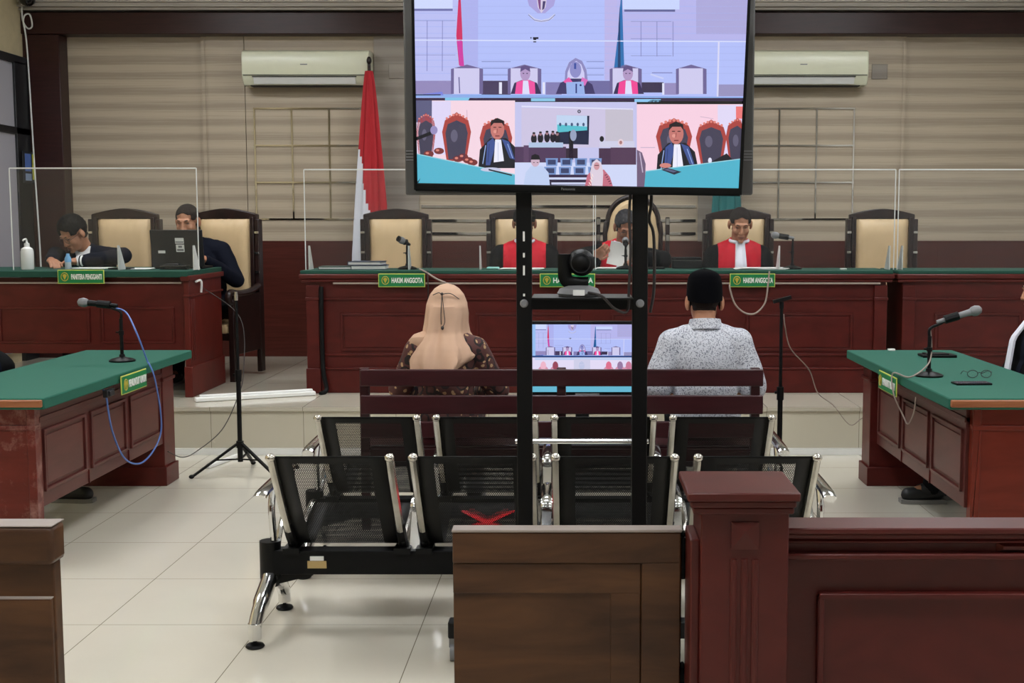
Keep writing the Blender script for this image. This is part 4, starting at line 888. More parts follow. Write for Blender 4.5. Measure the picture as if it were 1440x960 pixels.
# ---------------------------------------------------------------- signs
yS = 8.693
q = at(565, 394, Y=yS); desk_sign('green desk sign reading hakim anggota on the bench before the empty chair', (q.x, yS, q.z), .325, .094, 0, 'HAKIM ANGGOTA')
q = at(798, 394, Y=yS); desk_sign('green desk sign partly hidden behind the conference camera', (q.x+.0, yS, q.z), .385, .094, 0, 'HAKIM KETUA')
q = at(1058, 394, Y=yS); desk_sign('green desk sign reading hakim anggota with a cable hanging in front', (q.x, yS, q.z), .315, .094, 0, 'HAKIM ANGGOTA')
q = at(114, 389, Y=8.46); desk_sign('green desk sign reading panitera pengganti on the clerk desk', (q.x, 8.463, q.z), .315, .094, 0, 'PANITERA PENGGANTI')
q = V((-2.29, 6.05, .70)); desk_sign('green sign reading penuntut umum on the rim of the scuffed table', (-2.295, 6.375, .690), .36, .095, PI/2, 'PENUNTUT UMUM')
desk_sign('green sign on the rim of the table with the spectacles', (1.577, 6.305, .690), .36, .095, -PI/2, 'PENASIHAT HUKUM')

# ---------------------------------------------------------------- things lying on the benches and tables
def box_thing(name, label, cat, boxes, mat, bevel=.003, group=None):
    b = MB()
    for x in boxes: b.box(*x)
    return tag(part(name, b, mat, bevel=bevel), label, cat, group)
m_folder = plain('dark_blue_cover', (44, 58, 84), .5); m_folder2 = plain('green_cover', (28, 62, 56), .5)
def book(label, c, w, d, h, rz, mat):
    t = thing('case_folder', label, 'folder', c, rz, 'case folders on the bench')
    b = MB(); b.box(-w/2, w/2, -d/2, d/2, 0, .004); b.box(-w/2, w/2, -d/2, d/2, h-.004, h); b.box(-w/2, -w/2+.004, -d/2, d/2, .004, h-.004); part('cover', b, mat, t, local=True)
    b = MB(); b.box(-w/2+.005, w/2-.006, -d/2+.005, d/2-.005, .004, h-.004); part('pages', b, m_paper, t, local=True)
book('thin green folder at the bench end beneath the shield corner', (-1.72, 8.98, 1.173), .27, .20, .022, 0, m_folder2)
book('blue folder lying under the tilted one on the bench end', (-1.50, 8.98, 1.173), .25, .22, .03, .05, m_folder)
bk = book('blue folder lying on top of another at the bench end', (-1.52, 8.98, 1.204), .24, .21, .026, -.06, m_folder)
def papers(label, x, y, n=3, w=.21, d=.29, z=1.173, rz=0):
    t = thing('paper_sheaf', label, 'paper', (x, y, z), rz, 'loose papers on the benches')
    for i in range(n):
        b = MB(); a = (i-1)*.05; T = Matrix.Rotation(a, 4, 'Z'); b.box(-w/2+i*.01, w/2+i*.01, -d/2, d/2, i*.0025, i*.0025+.0022, T); part('sheet', b, m_paper, t, local=True)
papers('papers spread before the half-hidden judge', -.42, 8.98, 3, .30, .2); papers('papers under the hand of the presiding judge', .26, 9.10, 3, .28, .2)
papers('papers spread in front of the jabot-wearing judge', 1.30, 9.0, 4, .36, .2); papers('papers in front of the writing clerk', -3.5, 8.95, 2, .25, .2, 1.179); papers('papers beside the laptop on the clerk desk', -3.12, 8.85, 2, .2, .2, 1.179)
box_thing('turquoise_mask', 'pale turquoise face mask on the bench before the half-hidden judge', 'mask', [(-.66, -.57, 8.92, 8.99, 1.173, 1.19)], plain('mask', (150, 214, 206), .7), .008)
box_thing('document_case', 'black document case standing on the bench beside the presiding judge', 'case', [(.68, .90, 9.08, 9.2, 1.173, 1.235), (.68, .90, 9.16, 9.2, 1.235, 1.255)], m_blackm, .008)
box_thing('tablet', 'flat black tablet on the bench below the presiding judge arm', 'tablet', [(.50, .62, 8.98, 9.12, 1.173, 1.185)], m_black, .003)
box_thing('pen_case', 'small white case on the bench before the empty end chair', 'case', [(1.855, 1.90, 8.85, 8.88, 1.173, 1.183)], m_wplastic)
def laptop():
    t = thing('laptop', 'open black laptop with stickers on its lid in front of a clerk', 'laptop', (-2.85, 8.98, 1.179))
    b = MB(); b.box(-3.02, -2.67, 8.88, 9.12, 1.179, 1.197); part('keyboard_base', b, m_black, t, bevel=.004)
    T = Matrix.Translation((-2.845, 8.885, 1.197)) @ Matrix.Rotation(R(10), 4, 'X')
    b = MB(); b.box(-.185, .185, -.008, .006, 0, .262, T); part('lid', b, m_dgrey, t, bevel=.004)
    for nm, x0, x1, z0, z1 in (('asset_sticker', -.01, .052, .165, .205), ('asset_sticker', -.006, .052, .105, .158), ('barcode_sticker', -.135, -.085, .095, .115)):
        b = MB(); b.box(x0, x1, -.0095, -.008, z0, z1, T); part(nm, b, m_wplastic, t)
    b = MB(); b.box(-.008, .05, -.0097, -.0093, .172, .180, T); b.box(.0, .046, -.0097, -.0093, .112, .126, T); b.box(.01, .036, -.0097, -.0093, .135, .150, T); part('sticker_print', b, m_mgrey, t)
laptop()
box_thing('mobile_printer', 'black device with cables lying before the laptop on the clerk desk', 'device', [(-2.93, -2.74, 8.72, 8.82, 1.179, 1.208), (-2.9, -2.80, 8.74, 8.80, 1.208, 1.22)], m_black, .01)
box_thing('dark_phone', 'black phone lying on the clerk desk between the two clerks', 'phone', [(-3.30, -3.14, 8.75, 8.83, 1.179, 1.19)], m_black)
def pump():
    x, y, z = at(39, 376, Y=8.75).x, 8.75, 1.179
    t = thing('sanitizer_bottle', 'white pump bottle of hand sanitizer at the clerk desk end', 'bottle', (x, y, z))
    b = MB(); b.lathe([(.040, 0), (.043, .006), (.043, .125), (.038, .145), (.018, .158), (.016, .170), (.0, .170)], (x, y, z), 24); part('bottle', b, m_wplastic, t)
    b = MB(); b.lathe([(.018, .160), (.018, .182), (.008, .186), (.006, .205), (.0, .205)], (x, y, z), 18); b.tube(smoothpath([(x, y, z+.20), (x, y-.01, z+.212), (x-.005, y-.035, z+.208), (x-.006, y-.045, z+.200)], 4), .006, 8); part('pump', b, m_wplastic, t)
pump()
def water():
    x, y, z = at(96, 376, Y=8.80).x, 8.80, 1.179
    t = thing('water_bottle', 'small clear bottle with blue top by the writing clerk hands', 'bottle', (x, y, z))
    b = MB(); b.lathe([(.020, 0), (.022, .004), (.021, .04), (.022, .07), (.012, .092), (.010, .098), (.0, .098)], (x, y, z), 20); part('bottle', b, m_bot, t)
    b = MB(); b.lathe([(.0225, .05), (.0225, .075), (.013, .094), (.011, .110), (.0, .110)], (x, y, z), 20); part('blue_cap', b, plain('blue_cap', (110, 170, 214), .4), t)
m_bot = plain('clear_plastic', (196, 206, 214), .2); water()
p0 = at(1370, 541, z=.75)
def phone():
    t = thing('phone', 'dark phone lying on the green table in front of the spectacles', 'phone', (1.84, 5.80, .75), R(3))
    b = MB(); b.box(-.085, .085, -.04, .04, .0, .010); part('case', b, m_black, t, local=True, bevel=.003); b = MB(); b.box(-.08, .08, -.036, .036, .010, .0105); part('screen', b, plain('phone_glass', (60, 60, 80), .15), t, local=True)
phone()
def specs(x, y, z):
    t = thing('spectacles', 'folded spectacles resting on the green table behind the phone', 'spectacles', (x, y, z))
    for s in (-1, 1):
        b = MB(); b.tube([(x+s*.033+.025*math.cos(a*PI/10), y, z+.021+.018*math.sin(a*PI/10)) for a in range(20)], .0018, 6, True); part('rim', b, m_dcable, t)
        b = MB(); b.tube(smoothpath([(x+s*.060, y, z+.03), (x+s*.062, y+.06, z+.028), (x+s*.05, y+.13, z+.006)], 4), .0018, 6); part('temple_arm', b, m_dcable, t)
        b = MB(); b.prism([(x+s*.033+.024*math.cos(a*PI/8), z+.021+.017*math.sin(a*PI/8)) for a in range(16)], 'y', y-.0006, y+.0006); part('lens', b, m_acr, t)
    b = MB(); b.tube([(x-.009, y, z+.025), (x, y-.002, z+.029), (x+.009, y, z+.025)], .0018, 6); part('bridge', b, m_dcable, t)
specs(1.95, 6.03, .75)
box_thing('black_pouch', 'black pouch lying near the far corner of the table with the spectacles', 'pouch', [(1.93, 2.12, 6.95, 7.07, .75, .765), (1.95, 2.08, 6.96, 7.05, .765, .772)], m_black, .006)
box_thing('eraser', 'small white eraser at the far edge of the table with the spectacles', 'eraser', [(1.83, 1.87, 7.33, 7.36, .75, .762)], m_wplastic)

# ---------------------------------------------------------------- on the wall
def aircon(label, x0, x1):
    t = thing('air_conditioner', label, 'air conditioner', ((x0+x1)/2, 11.1, 2.7), 0, 'wall air conditioners')
    pr = [(11.16, 2.69), (10.99, 2.69), (10.95, 2.735), (10.93, 2.78), (10.925, 2.93), (10.94, 2.975), (10.98, 2.99), (11.16, 2.99)]
    b = MB(); b.prism(pr, 'x', x0, x1); part('housing', b, m_ac, t, bevel=.008)
    b = MB(); b.box(x0+.012, x1-.012, 10.9235, 10.95, 2.772, 2.777); b.box(x0+.09, x1-.11, 10.925, 10.96, 2.757, 2.765); part('panel_seam', b, m_dgrey, t)
    b = MB(); b.add([(x0+.10, 10.922, 2.750), (x1-.12, 10.922, 2.750), (x1-.12, 10.955, 2.70), (x0+.10, 10.955, 2.70), (x0+.10, 10.935, 2.757), (x1-.12, 10.935, 2.757), (x1-.12, 10.968, 2.704), (x0+.10, 10.968, 2.704)], [(0,1,2,3),(4,7,6,5),(0,4,5,1),(3,2,6,7),(0,3,7,4),(1,5,6,2)]); part('outlet_flap', b, m_wplastic, t)
    b = MB(); b.box(x0+.06, x1-.06, 10.985, 11.1, 2.686, 2.692); part('outlet_slot', b, m_black, t)
    b = MB(); xm = x0+.49*(x1-x0); b.box(xm-.03, xm+.03, 10.922, 10.926, 2.86, 2.868); part('maker_mark', b, m_mgrey, t)
aircon('ivory wall air conditioner over the mirror grid beside the red and white flag', -2.91, -1.81); aircon('ivory wall air conditioner partly hidden by the large screen', 1.40, 2.50)
for x, l in ((2.65, 'square beige wall plate beside the air conditioner that the screen overlaps'), (-1.60, 'square beige wall plate above the red and white flag')):
    t = thing('wall_plate', l, 'wall plate', (x, 11.16, 2.83)); b = MB(); yy = 11.17 if x > 0 else 11.14
    b.box(x-.07, x+.07, yy-.01, yy, 2.765, 2.895); part('plate', b, m_pil, t, bevel=.004); b = MB(); b.box(x-.055, x+.055, yy-.013, yy-.01, 2.775, 2.81); part('cover', b, m_pil, t)
def cctv():
    t = thing('security_camera', 'black dome security camera under the crown at the corner', 'camera', (-4.72, 10.9, 3.4))
    b = MB(); b.lathe([(.0, .10), (.075, .10), (.08, .07), (.075, .03), (.0, .03)], (-4.72, 10.9, 3.38), 24); part('housing', b, m_wplastic, t)
    b = MB(); b.ell((-4.72, 10.9, 3.41), (.066, .066, .062)); part('dome', b, m_glass, t)
    b = MB(); b.box(-4.76, -4.68, 10.9, 11.0, 3.44, 3.47); part('bracket', b, m_wplastic, t)
cctv()
cable('security_camera_cable', 'white cable curling from the dome camera down the corner post', [V((-4.80, 10.97, 3.38)), V((-4.81, 11.0, 3.25)), V((-4.77, 11.0, 3.18)), V((-4.73, 11.0, 3.2)), V((-4.75, 11.0, 3.3)), V((-4.80, 10.99, 3.25)), V((-4.79, 11.02, 3.0)), V((-4.77, 11.025, 2.0)), V((-4.75, 11.025, 1.2)), V((-4.75, 11.025, .5))], .007, m_wplastic)
def notice():
    t = thing('notice_board', 'small dark notice with blue and yellow sheets beside the corner post', 'notice', (-4.79, 11.0, 1.9), PI/2)
    for nm, a, c, z0, z1, col in (('board', -.17, .17, -.05, .22, (40, 42, 48)), ('blue_sheet', -.14, -.03, .05, .2, (90, 120, 190)), ('blue_sheet', -.14, -.03, -.03, .03, (150, 170, 200)), ('yellow_sheet', .0, .14, -.02, .2, (190, 190, 70))):
        b = MB(); b.box(a, c, -.012 if nm == 'board' else -.016, 0 if nm == 'board' else -.012, z0, z1); part(nm, b, plain('notice_'+nm, col, .6), t, local=True)
notice()
def flag(label, x, y, z0, z1, w, mats, split):
    t = thing('flag', label, 'flag', (x, y, .31))
    b = MB(); b.cyl((x, y, .34), (x, y, z1+.06), .014); b.ell((x, y, z1+.09), (.022, .022, .035)); p = part('pole', b, m_chairwood, t)
    b = MB(); b.lathe([(.16, 0), (.16, .02), (.05, .05), (.03, .12), (.0, .12)], (x, y, .31), 24); part('stand', b, m_chairwood, t)
    b = MB(); n = 48; rings = []; K = 30
    for i in range(K+1):
        f = i/K; z = z1-(z1-z0)*f; W = .03+w*min(1, f*1.15)**.8
        rings.append([(x+.02*f*0+W*(1+.16*math.cos(7*a+2*f))*math.cos(a), y-.02+.45*W*(1+.30*math.cos(7*a+2*f))*math.sin(a), z+.02*math.sin(3*a)*f) for a in (2*PI*j/n for j in range(n))])
    b.loft(rings)
    if len(mats) > 1:
        for k, f in enumerate(b.f[:K*n]):
            i, j = divmod(k, n); a = 2*PI*(j+.5)/n; c = math.cos(a); fr = (i+.5)/K
            b.mi[k] = 1 if split(c, fr) else 0
        b.mi[-1] = 1
    part('cloth', b, mats, t)
flag('red and white flag hanging on a pole beside the air conditioner', -1.80, 10.88, 1.0, 2.80, .12, [m_flagr, m_flagw], lambda c, f: c < -1+(f-.34)*2.9)
flag('teal flag hanging on a pole behind the bareheaded judge', 1.275, 10.88, 1.0, 2.80, .105, [m_flagg], None)
# ---------------------------------------------------------------- people
from mathutils import noise as mnoise
m_skin = plain('skin_tan', (176, 122, 92), .55, vary=.06, scale=20); m_skin2 = plain('skin_brown', (156, 106, 80), .55, vary=.06, scale=20)
m_hair = plain('black_hair', (13, 12, 13), .7, spec=.15, scale=80, vary=.4, bump=.5); m_hairg = plain('greying_hair', (46, 45, 48), .7, spec=.2, scale=60, vary=.8, bump=.5); m_hairs = plain('cropped_hair', (34, 27, 25), .8, spec=.15, scale=90, vary=.3, bump=.4)
m_navy = plain('navy_suit', (15, 18, 30), .85, spec=.12, scale=30); m_robe = plain('black_robe', (9, 9, 11), .8, spec=.12, scale=20); m_robered = plain('red_satin', (205, 20, 44), .6, spec=.2, vary=.12, scale=10); m_jabot = plain('white_jabot', (226, 226, 236), .75, vary=.05)
m_trouser = plain('dark_trousers', (14, 14, 17), .85, spec=.12); m_shoe = plain('black_shoe', (18, 18, 19), .5); m_sole = plain('grey_sole', (120, 118, 114), .6)
m_shirtp = mat_pattern('leaf_print_shirt', (196, 198, 206), (112, 114, 128), 120, .40); m_batik = mat_pattern('batik_blouse', (78, 42, 38), (176, 142, 104), 30, .30, (28, 17, 18))
m_hijab = plain('beige_veil', (196, 162, 138), .9, spec=.1, vary=.06, scale=14); m_velvet = plain('black_velvet', (5, 5, 8), .9, spec=.06); m_lipc = plain('lip', (128, 70, 62), .5); m_eye = plain('eye', (40, 28, 24), .3); m_shirtw = plain('white_shirt', (222, 222, 222), .8)

def fuse(prims, voxel, smooth, fold=0, seed=0, cut=None):
    mb = MB()
    for q in prims:
        if q[0] == 'c': mb.capsule(q[1], q[2], q[3], q[4], 16)
        else: mb.ell(q[1], q[2], q[3], 18, 12)
    me = bpy.data.meshes.new('tmp'); me.from_pydata(mb.v, [], mb.f)
    o = bpy.data.objects.new('tmp', me); COL.objects.link(o)
    r = o.modifiers.new('r', 'REMESH'); r.mode = 'VOXEL'; r.voxel_size = voxel
    if smooth: s = o.modifiers.new('s', 'SMOOTH'); s.factor = .5; s.iterations = smooth
    bpy.context.view_layer.update()
    out = bpy.data.meshes.new_from_object(o.evaluated_get(bpy.context.evaluated_depsgraph_get()))
    bpy.data.objects.remove(o); bpy.data.meshes.remove(me)
    if fold:
        ns = [v.normal.copy() for v in out.vertices]
        for v, nn in zip(out.vertices, ns):
            p = v.co
            d = mnoise.noise(V((p.x*9+seed, p.y*9, p.z*4))) + .6*mnoise.noise(V((p.x*20, p.y*20+seed, p.z*9)))
            v.co = p + nn*fold*d
    return out
def patch(me, pred, off, thick):
    bm = bmesh.new(); bm.from_mesh(me); bm.normal_update()
    bmesh.ops.delete(bm, geom=[f for f in bm.faces if not pred(f.calc_center_median(), f.normal)], context='FACES')
    nn = {v: v.normal.copy() for v in bm.verts}
    for v in bm.verts: v.co += nn[v]*off
    for _ in range(3): bmesh.ops.smooth_vert(bm, verts=[v for v in bm.verts if v.is_boundary], factor=.5, use_axis_x=True, use_axis_y=True, use_axis_z=True)
    bm.verts.index_update(); vs = [v.co.copy() for v in bm.verts]; n = len(vs); nv = [nn[v] for v in bm.verts]
    fs = [tuple(v.index for v in f.verts) for f in bm.faces]; rim = []
    for e in bm.edges:
        if e.is_boundary:
            l = e.link_loops[0]; rim.append((l.vert.index, l.link_loop_next.vert.index))
    bm.free()
    out = bpy.data.meshes.new('patch'); out.from_pydata(vs+[p-q*thick for p, q in zip(vs, nv)], [], fs+[tuple(i+n for i in reversed(f)) for f in fs]+[(b_, a_, a_+n, b_+n) for a_, b_ in rim]); return out
def mesh_part(name, me, mat, parent, label=None):
    me.name = name; me.materials.clear(); me.materials.append(mat); me.polygons.foreach_set('use_smooth', [True]*len(me.polygons))
    o = bpy.data.objects.new(name, me); COL.objects.link(o); o.parent = parent
    if label: o['label'] = label
    return o

def person(label, loc, rz, zs, k=1.0, lean=8, side=0, twist=0, hp=10, hy=0, hr=0, arms=None, knee=.43, spread=.11, feet=None, skin=None, hair='short', hair_mat=None, outfit='suit', gap=None, wide=1.0, hs=1.0, nk=0):
    t = thing('person', label, 'person', loc, rz)
    skin = skin or m_skin
    H = V((0, 0, zs+.09*k)); Rt = Matrix.Rotation(R(side), 3, 'Y') @ Matrix.Rotation(R(lean), 3, 'X')
    T = lambda x, y, z: H + Rt @ V((x*k, y*k, z*k))
    Rh = Matrix.Rotation(R(hy), 3, 'Z') @ Matrix.Rotation(R(hr), 3, 'Y') @ Matrix.Rotation(R(hp), 3, 'X')
    nb = T(0, .0, .485); kh = k*hs; hc = nb + (Rt @ V((0, -.012, .05)) + Rh @ V((0, -.012, .108*hs-nk)))*k
    h = lambda x, y, z: hc + Rh @ V((x*kh, y*kh, z*kh))
    E = lambda c, r, rot: ('e', c, V(r)*k, rot)
    head = [E(h(0, .012, .036), (.076, .094, .084), Rh), E(h(0, -.030, -.03), (.063, .062, .086), Rh), E(h(0, -.042, -.082), (.046, .046, .036), Rh), E(h(.034, -.06, -.03), (.026, .026, .03), Rh), E(h(-.034, -.06, -.03), (.026, .026, .03), Rh),
            ('c', h(-.036, -.080, .022), h(.036, -.080, .022), .014*k, .014*k), ('c', h(0, -.090, .012), h(0, -.108, -.034), .008*k, .0125*k), E(h(.012, -.098, -.038), (.009, .009, .008), Rh), E(h(-.012, -.098, -.038), (.009, .009, .008), Rh),
            ('c', h(-.017, -.088, -.064), h(.017, -.088, -.064), .009*k, .009*k), ('c', h(-.013, -.087, -.076), h(.013, -.087, -.076), .008*k, .008*k), E(h(0, -.084, -.102), (.02, .018, .015), Rh)]
    head = [(q[0], q[1], q[2]*hs, q[3]) if q[0] == 'e' else ('c', q[1], q[2], q[3]*hs, q[4]*hs) for q in head]
    for s in (-1, 1): head += [E(h(s*.081, .014, -.006), V((.012, .021, .033))*hs*hs, Rh), E(h(s*.078, .006, -.030), V((.009, .010, .012))*hs, Rh)]
    neck = [('c', T(0, .01, .47), h(0, .018, -.05), .060*k, .056*k)]
    w = wide
    torso = [E(T(0, .01, .02), (.168*w, .125, .11), Rt), E(T(0, 0, .16), (.150*w, .112, .15), Rt), E(T(0, .005, .32), (.166*w, .118, .17), Rt), ('c', T(-.140*w, .012, .40), T(.140*w, .012, .40), .062*k, .062*k), ('c', T(-.09*w, .012, .425), T(.09*w, .012, .425), .058*k, .058*k), ('c', T(-.03, .01, .455), T(.03, .01, .455), .056*k, .056*k)]
    up = []; fore = []; hands = []; J = []
    arms = arms or [((-.25, -.10, zs+.22), (-.14, -.32, zs+.17), (.25, -1, -.1), (0, 0, -1), .5), ((.25, -.10, zs+.22), (.14, -.32, zs+.17), (-.25, -1, -.1), (0, 0, -1), .5)]
    for s, (e, wp, d, n, curl) in zip((-1, 1), arms):
        S = T(s*.172*w, .012, .395); e, wp = V(e), V(wp); d = V(d).normalized(); n = V(n); n = (n-d*n.dot(d)).normalized(); sd = d.cross(n)
        up.append(('c', S, e, .056*k, .044*k)); fore.append(('c', e, wp, .044*k, .029*k)); J.append((S, e, wp))
        rot = Matrix((sd, d, n)).transposed()
        hands += [('c', wp, wp+d*.03*k, .027*k, .026*k), ('e', wp+d*.055*k, V((.041, .052, .016))*k, rot)]
        th = 1 if sd.x*s < 0 else -1
        for j, (o, L) in enumerate(((-.031, .062), (-.0105, .076), (.0105, .082), (.031, .074))):
            if th < 0: o = -o
            p = wp + d*.088*k + sd*o*k; a = 0
            for seg, f in enumerate((.45, .32, .23)):
                a += curl*(1, 1.1, .8)[seg]*(1+.08*j); q = p + (d*math.cos(a)+n*math.sin(a))*L*f*k
                hands.append(('c', p, q, (.0088-.0006*seg)*k, (.0084-.0006*seg)*k)); p = q
        p = wp + d*.028*k + sd*th*.030*k; q = p + (d*.62+sd*th*.62+n*.45).normalized()*.042*k; r2 = q + (d*.85+sd*th*.12+n*.5).normalized()*.032*k
        hands += [('c', p, q, .0125*k, .010*k), ('c', q, r2, .010*k, .0085*k)]
    feet = feet or [(-spread, -knee+.03), (spread, -knee+.03)]
    thigh = []; shin = []; foot = []
    for s, (fx, fy) in zip((-1, 1), feet):
        kn = V(((s*.10*k+fx)/2*1.1, -knee, zs+.075*k)); an = V((fx, fy, .085))
        thigh.append(('c', V((s*.09*k, -.02, zs+.085*k)), kn, .084*k, .060*k)); shin.append(('c', kn, an, .058*k, .040*k)); foot.append((an, V((fx*1.05, fy-.13*k, .045))))
    body = fuse(head+neck+torso+up+fore+hands+thigh+shin+[('c', a, b2, .034, .028) for a, b2 in foot], .0048, 2)
    mesh_part('body', body, skin, t)
    # face
    for s in (-1, 1):
        b = MB(); b.ell(h(s*.031, -.0785, .003), V((.0115, .006, .0028))*k, Rh, 12, 8); part('eye', b, m_eye, t, local=True)
        b = MB(); b.tube([h(s*.016, -.0925, .025), h(s*.034, -.0915, .030), h(s*.050, -.079, .024)], [.0025*k, .0036*k, .002*k], 8); part('eyebrow', b, m_hair, t, local=True)
    b = MB(); b.tube([h(-.022, -.0915, -.069), h(-.008, -.0975, -.068), h(.008, -.0975, -.068), h(.022, -.0915, -.069)], [.002*k, .005*k, .005*k, .002*k], 8); part('lips', b, m_lipc, t, local=True)
    Ri = Rh.transposed(); hl = lambda p: (Ri @ (p-hc))/kh
    hm = hair_mat or m_hair
    if hair in ('short', 'cropped', 'full'):
        off = {'short': .010, 'cropped': .005, 'full': .020}[hair]
        def pred(p, nn):
            q = hl(p)
            if q.length > .16 or (abs(q.x) > .073 and -.05 < q.z < .034): return False
            line = .066+.010*math.cos(q.x*60) - (.03 if abs(q.x) > .05 else 0) if q.y < -.02 else (.030 if q.y < .02 else -.052)
            if q.y < -.02 and abs(q.x) > .058: line = .02
            return q.z > line
        hme = patch(body, pred, off*k, off*k*1.4)
        for v in hme.vertices:
            q = hl(v.co); v.co += (Rh @ q.normalized())*k*(.004 if hair != 'cropped' else .001)*mnoise.noise(q*55) + (Rh @ V((0, 0, .010*k if hair == 'full' and q.z > .09 else 0)))
        mesh_part('hair', hme, hm, t)
    inf = lambda prims, g: [('c', a[1], a[2], a[3]+g, a[4]+g) if a[0] == 'c' else ('e', a[1], a[2]+V((g, g, g)), a[3]) for a in prims]
    cutfore = lambda f: [('c', a[1], a[1]+(a[2]-a[1])*f, a[3], a[3]+(a[4]-a[3])*f) for a in fore]
    # trousers and shoes
    g = fuse(inf(thigh+shin+[torso[0]], .014), .010, 3, .004)
    tr = mesh_part('trousers' if outfit != 'woman' else 'skirt', g, m_trouser if outfit != 'woman' else m_batik, t)
    for a, b2 in foot:
        b = MB(); d = b2-a; b.capsule(a+V((0, .03, -.03)), V((b2.x, b2.y, .045)), .043, .038, 16); b.capsule(a+V((0, .02, .0)), a+V((0, -.03, -.02)), .048, .045)
        sh = part('shoe', b, m_shoe, t, local=True)
        b = MB(); b.prism([(a.x-.042, a.y+.075), (a.x-.046, a.y), (b2.x-.046, b2.y), (b2.x-.03, b2.y-.045), (b2.x+.03, b2.y-.045), (b2.x+.046, b2.y), (a.x+.046, a.y), (a.x+.042, a.y+.075)], 'z', .001, .022); part('sole', b, m_sole, sh, local=True)
    tl = lambda p: (Rt.transposed() @ (p-H))/k
    if outfit == 'suit':
        j = fuse(inf(torso, .018)+inf(up, .016)+inf(cutfore(.93), .014), .0075, 4, .006, loc[0]); mesh_part('jacket', j, m_navy, t)
        c = patch(j, lambda p, nn: (lambda q: q.y < -.02 and q.z > .26 and abs(q.x) < .012+.20*(q.z-.26))(tl(p)), .003, .004); mesh_part('shirt_front', c, m_shirtw, t)
        for s in (-1, 1): c = patch(j, lambda p, nn: (lambda q: q.y < -.02 and .25 < q.z < .47 and .012+.20*(q.z-.26) < s*q.x < .06+.22*(q.z-.26))(tl(p)), .005, .006); mesh_part('lapel', c, m_navy, t)
    elif outfit in ('judge', 'advocate'):
        j = fuse(inf(torso, .022)+inf(up, .026)+[('c', a[1], a[1]+(a[2]-a[1])*.9, .068*k, .075*k) for a in fore], .0085, 4, .009, loc[0]); mesh_part('robe', j, m_robe, t)
        if outfit == 'judge':
            for s in (-1, 1): c = patch(j, lambda p, nn: (lambda q: q.z > .05 and .020 < s*q.x < .160 and (q.y < -.0 or q.z > .42) and nn.y < .45 and q.z < .56)(tl(p)), .004, .006); mesh_part('red_facing', c, m_robered, t)
        else:
            for s in (-1, 1): c = patch(j, lambda p, nn: (lambda q: q.z > .15 and .04 < s*q.x < .085 and q.y < 0)(tl(p)), .004, .005); mesh_part('satin_facing', c, m_navy, t)
        b = MB(); rings = []
        for i in range(13):
            f = i/12; z = .505-.34*f; y = -.075-.085*min(1, f*2.2)-.004*f; wd2 = (.034+.020*f)*(1 if outfit == 'judge' else .55); r = []
            for a in range(20):
                an = 2*PI*a/20; r.append(T(wd2*math.cos(an), y-.012*math.sin(an)-.004*math.cos(5*an), z))
            rings.append(r)
        b.loft(rings); part('jabot', b, m_jabot, t, local=True)
        b = MB(); b.tube([nb+V(((.066*math.cos(a*PI/12))*k, (-.012+.064*math.sin(a*PI/12))*k, .022*k+.012*k*math.sin(a*PI/12))) for a in range(24)], .013*k, 8, True); part('collar', b, m_jabot, t, local=True)
    elif outfit == 'man':
        j = fuse(inf(torso, .020)+inf([('c', a[1], a[1]+(a[2]-a[1])*.93, a[3]+.008, a[4]+.016) for a in up], .018), .0075, 4, .006, 3.1); mesh_part('shirt', j, m_shirtp, t)
        b = MB(); rings = []
        for r0, z, y in ((.080, -.030, .012), (.077, .0, .012), (.071, .030, .008), (.074, .034, .008), (.082, .0, .012), (.090, -.020, .012)):
            rings.append([nb+V((1.12*r0*math.cos(a*PI/16), y+1.1*r0*math.sin(a*PI/16), z+.008+.014*math.sin(a*PI/16)))*k for a in range(32)])
        b.loft(rings); part('collar', b, m_shirtp, t, local=True)
        b = MB(); rings = []
        for x, z in ((.90, -.010), (1.0, -.010), (1.0, .04), (.975, .085), (.90, .117), (.76, .136), (.52, .148), (.25, .155), (.03, .157)):
            rings.append([h(.086*x*math.cos(a*PI/20), .008+.103*x*math.sin(a*PI/20), z+(.022-.024*max(0, math.sin(a*PI/20)) if z < .03 else -.004*math.sin(a*PI/20))) for a in range(40)])
        b.loft(rings); part('peci_cap', b, m_velvet, t, local=True)
        hme = patch(body, lambda p, nn: (lambda q: q.length < .15 and q.y > .0 and -.045 < q.z < .04 and not (abs(q.x) > .074))(hl(p)), .003*k, .004*k); mesh_part('hair', hme, m_hairs, t)
    elif outfit == 'woman':
        j = fuse(inf(torso, .022)+inf(up, .024)+inf(cutfore(.85), .022), .008, 4, .007, 8.0); mesh_part('blouse', j, m_batik, t)
        b = MB(); rings = []; n = 96
        tab = [(0, .004, .005, 0, 0, 0), (.008, .035, .045, 0, 0, 0), (.025, .062, .080, 0, 0, 0), (.055, .086, .108, 0, .0, 0), (.10, .104, .126, 0, .02, .0), (.15, .112, .134, 0, .06, .0), (.20, .114, .136, .004, .10, .004), (.245, .120, .138, .006, .13, .010), (.285, .142, .152, .006, .14, .020), (.315, .168, .166, .004, .15, .028), (.35, .184, .178, .004, .15, .032), (.39, .190, .186, .006, .15, .036), (.43, .184, .190, .010, .15, .04), (.47, .168, .188, .012, .15, .04)]
        tabs = []
        for i in range(len(tab)-1):
            for q in range(4): tabs.append([a+(c-a)*q/4 for a, c in zip(tab[i], tab[i+1])])
        tabs.append(list(tab[-1]))
        top = h(0, .012, .142)
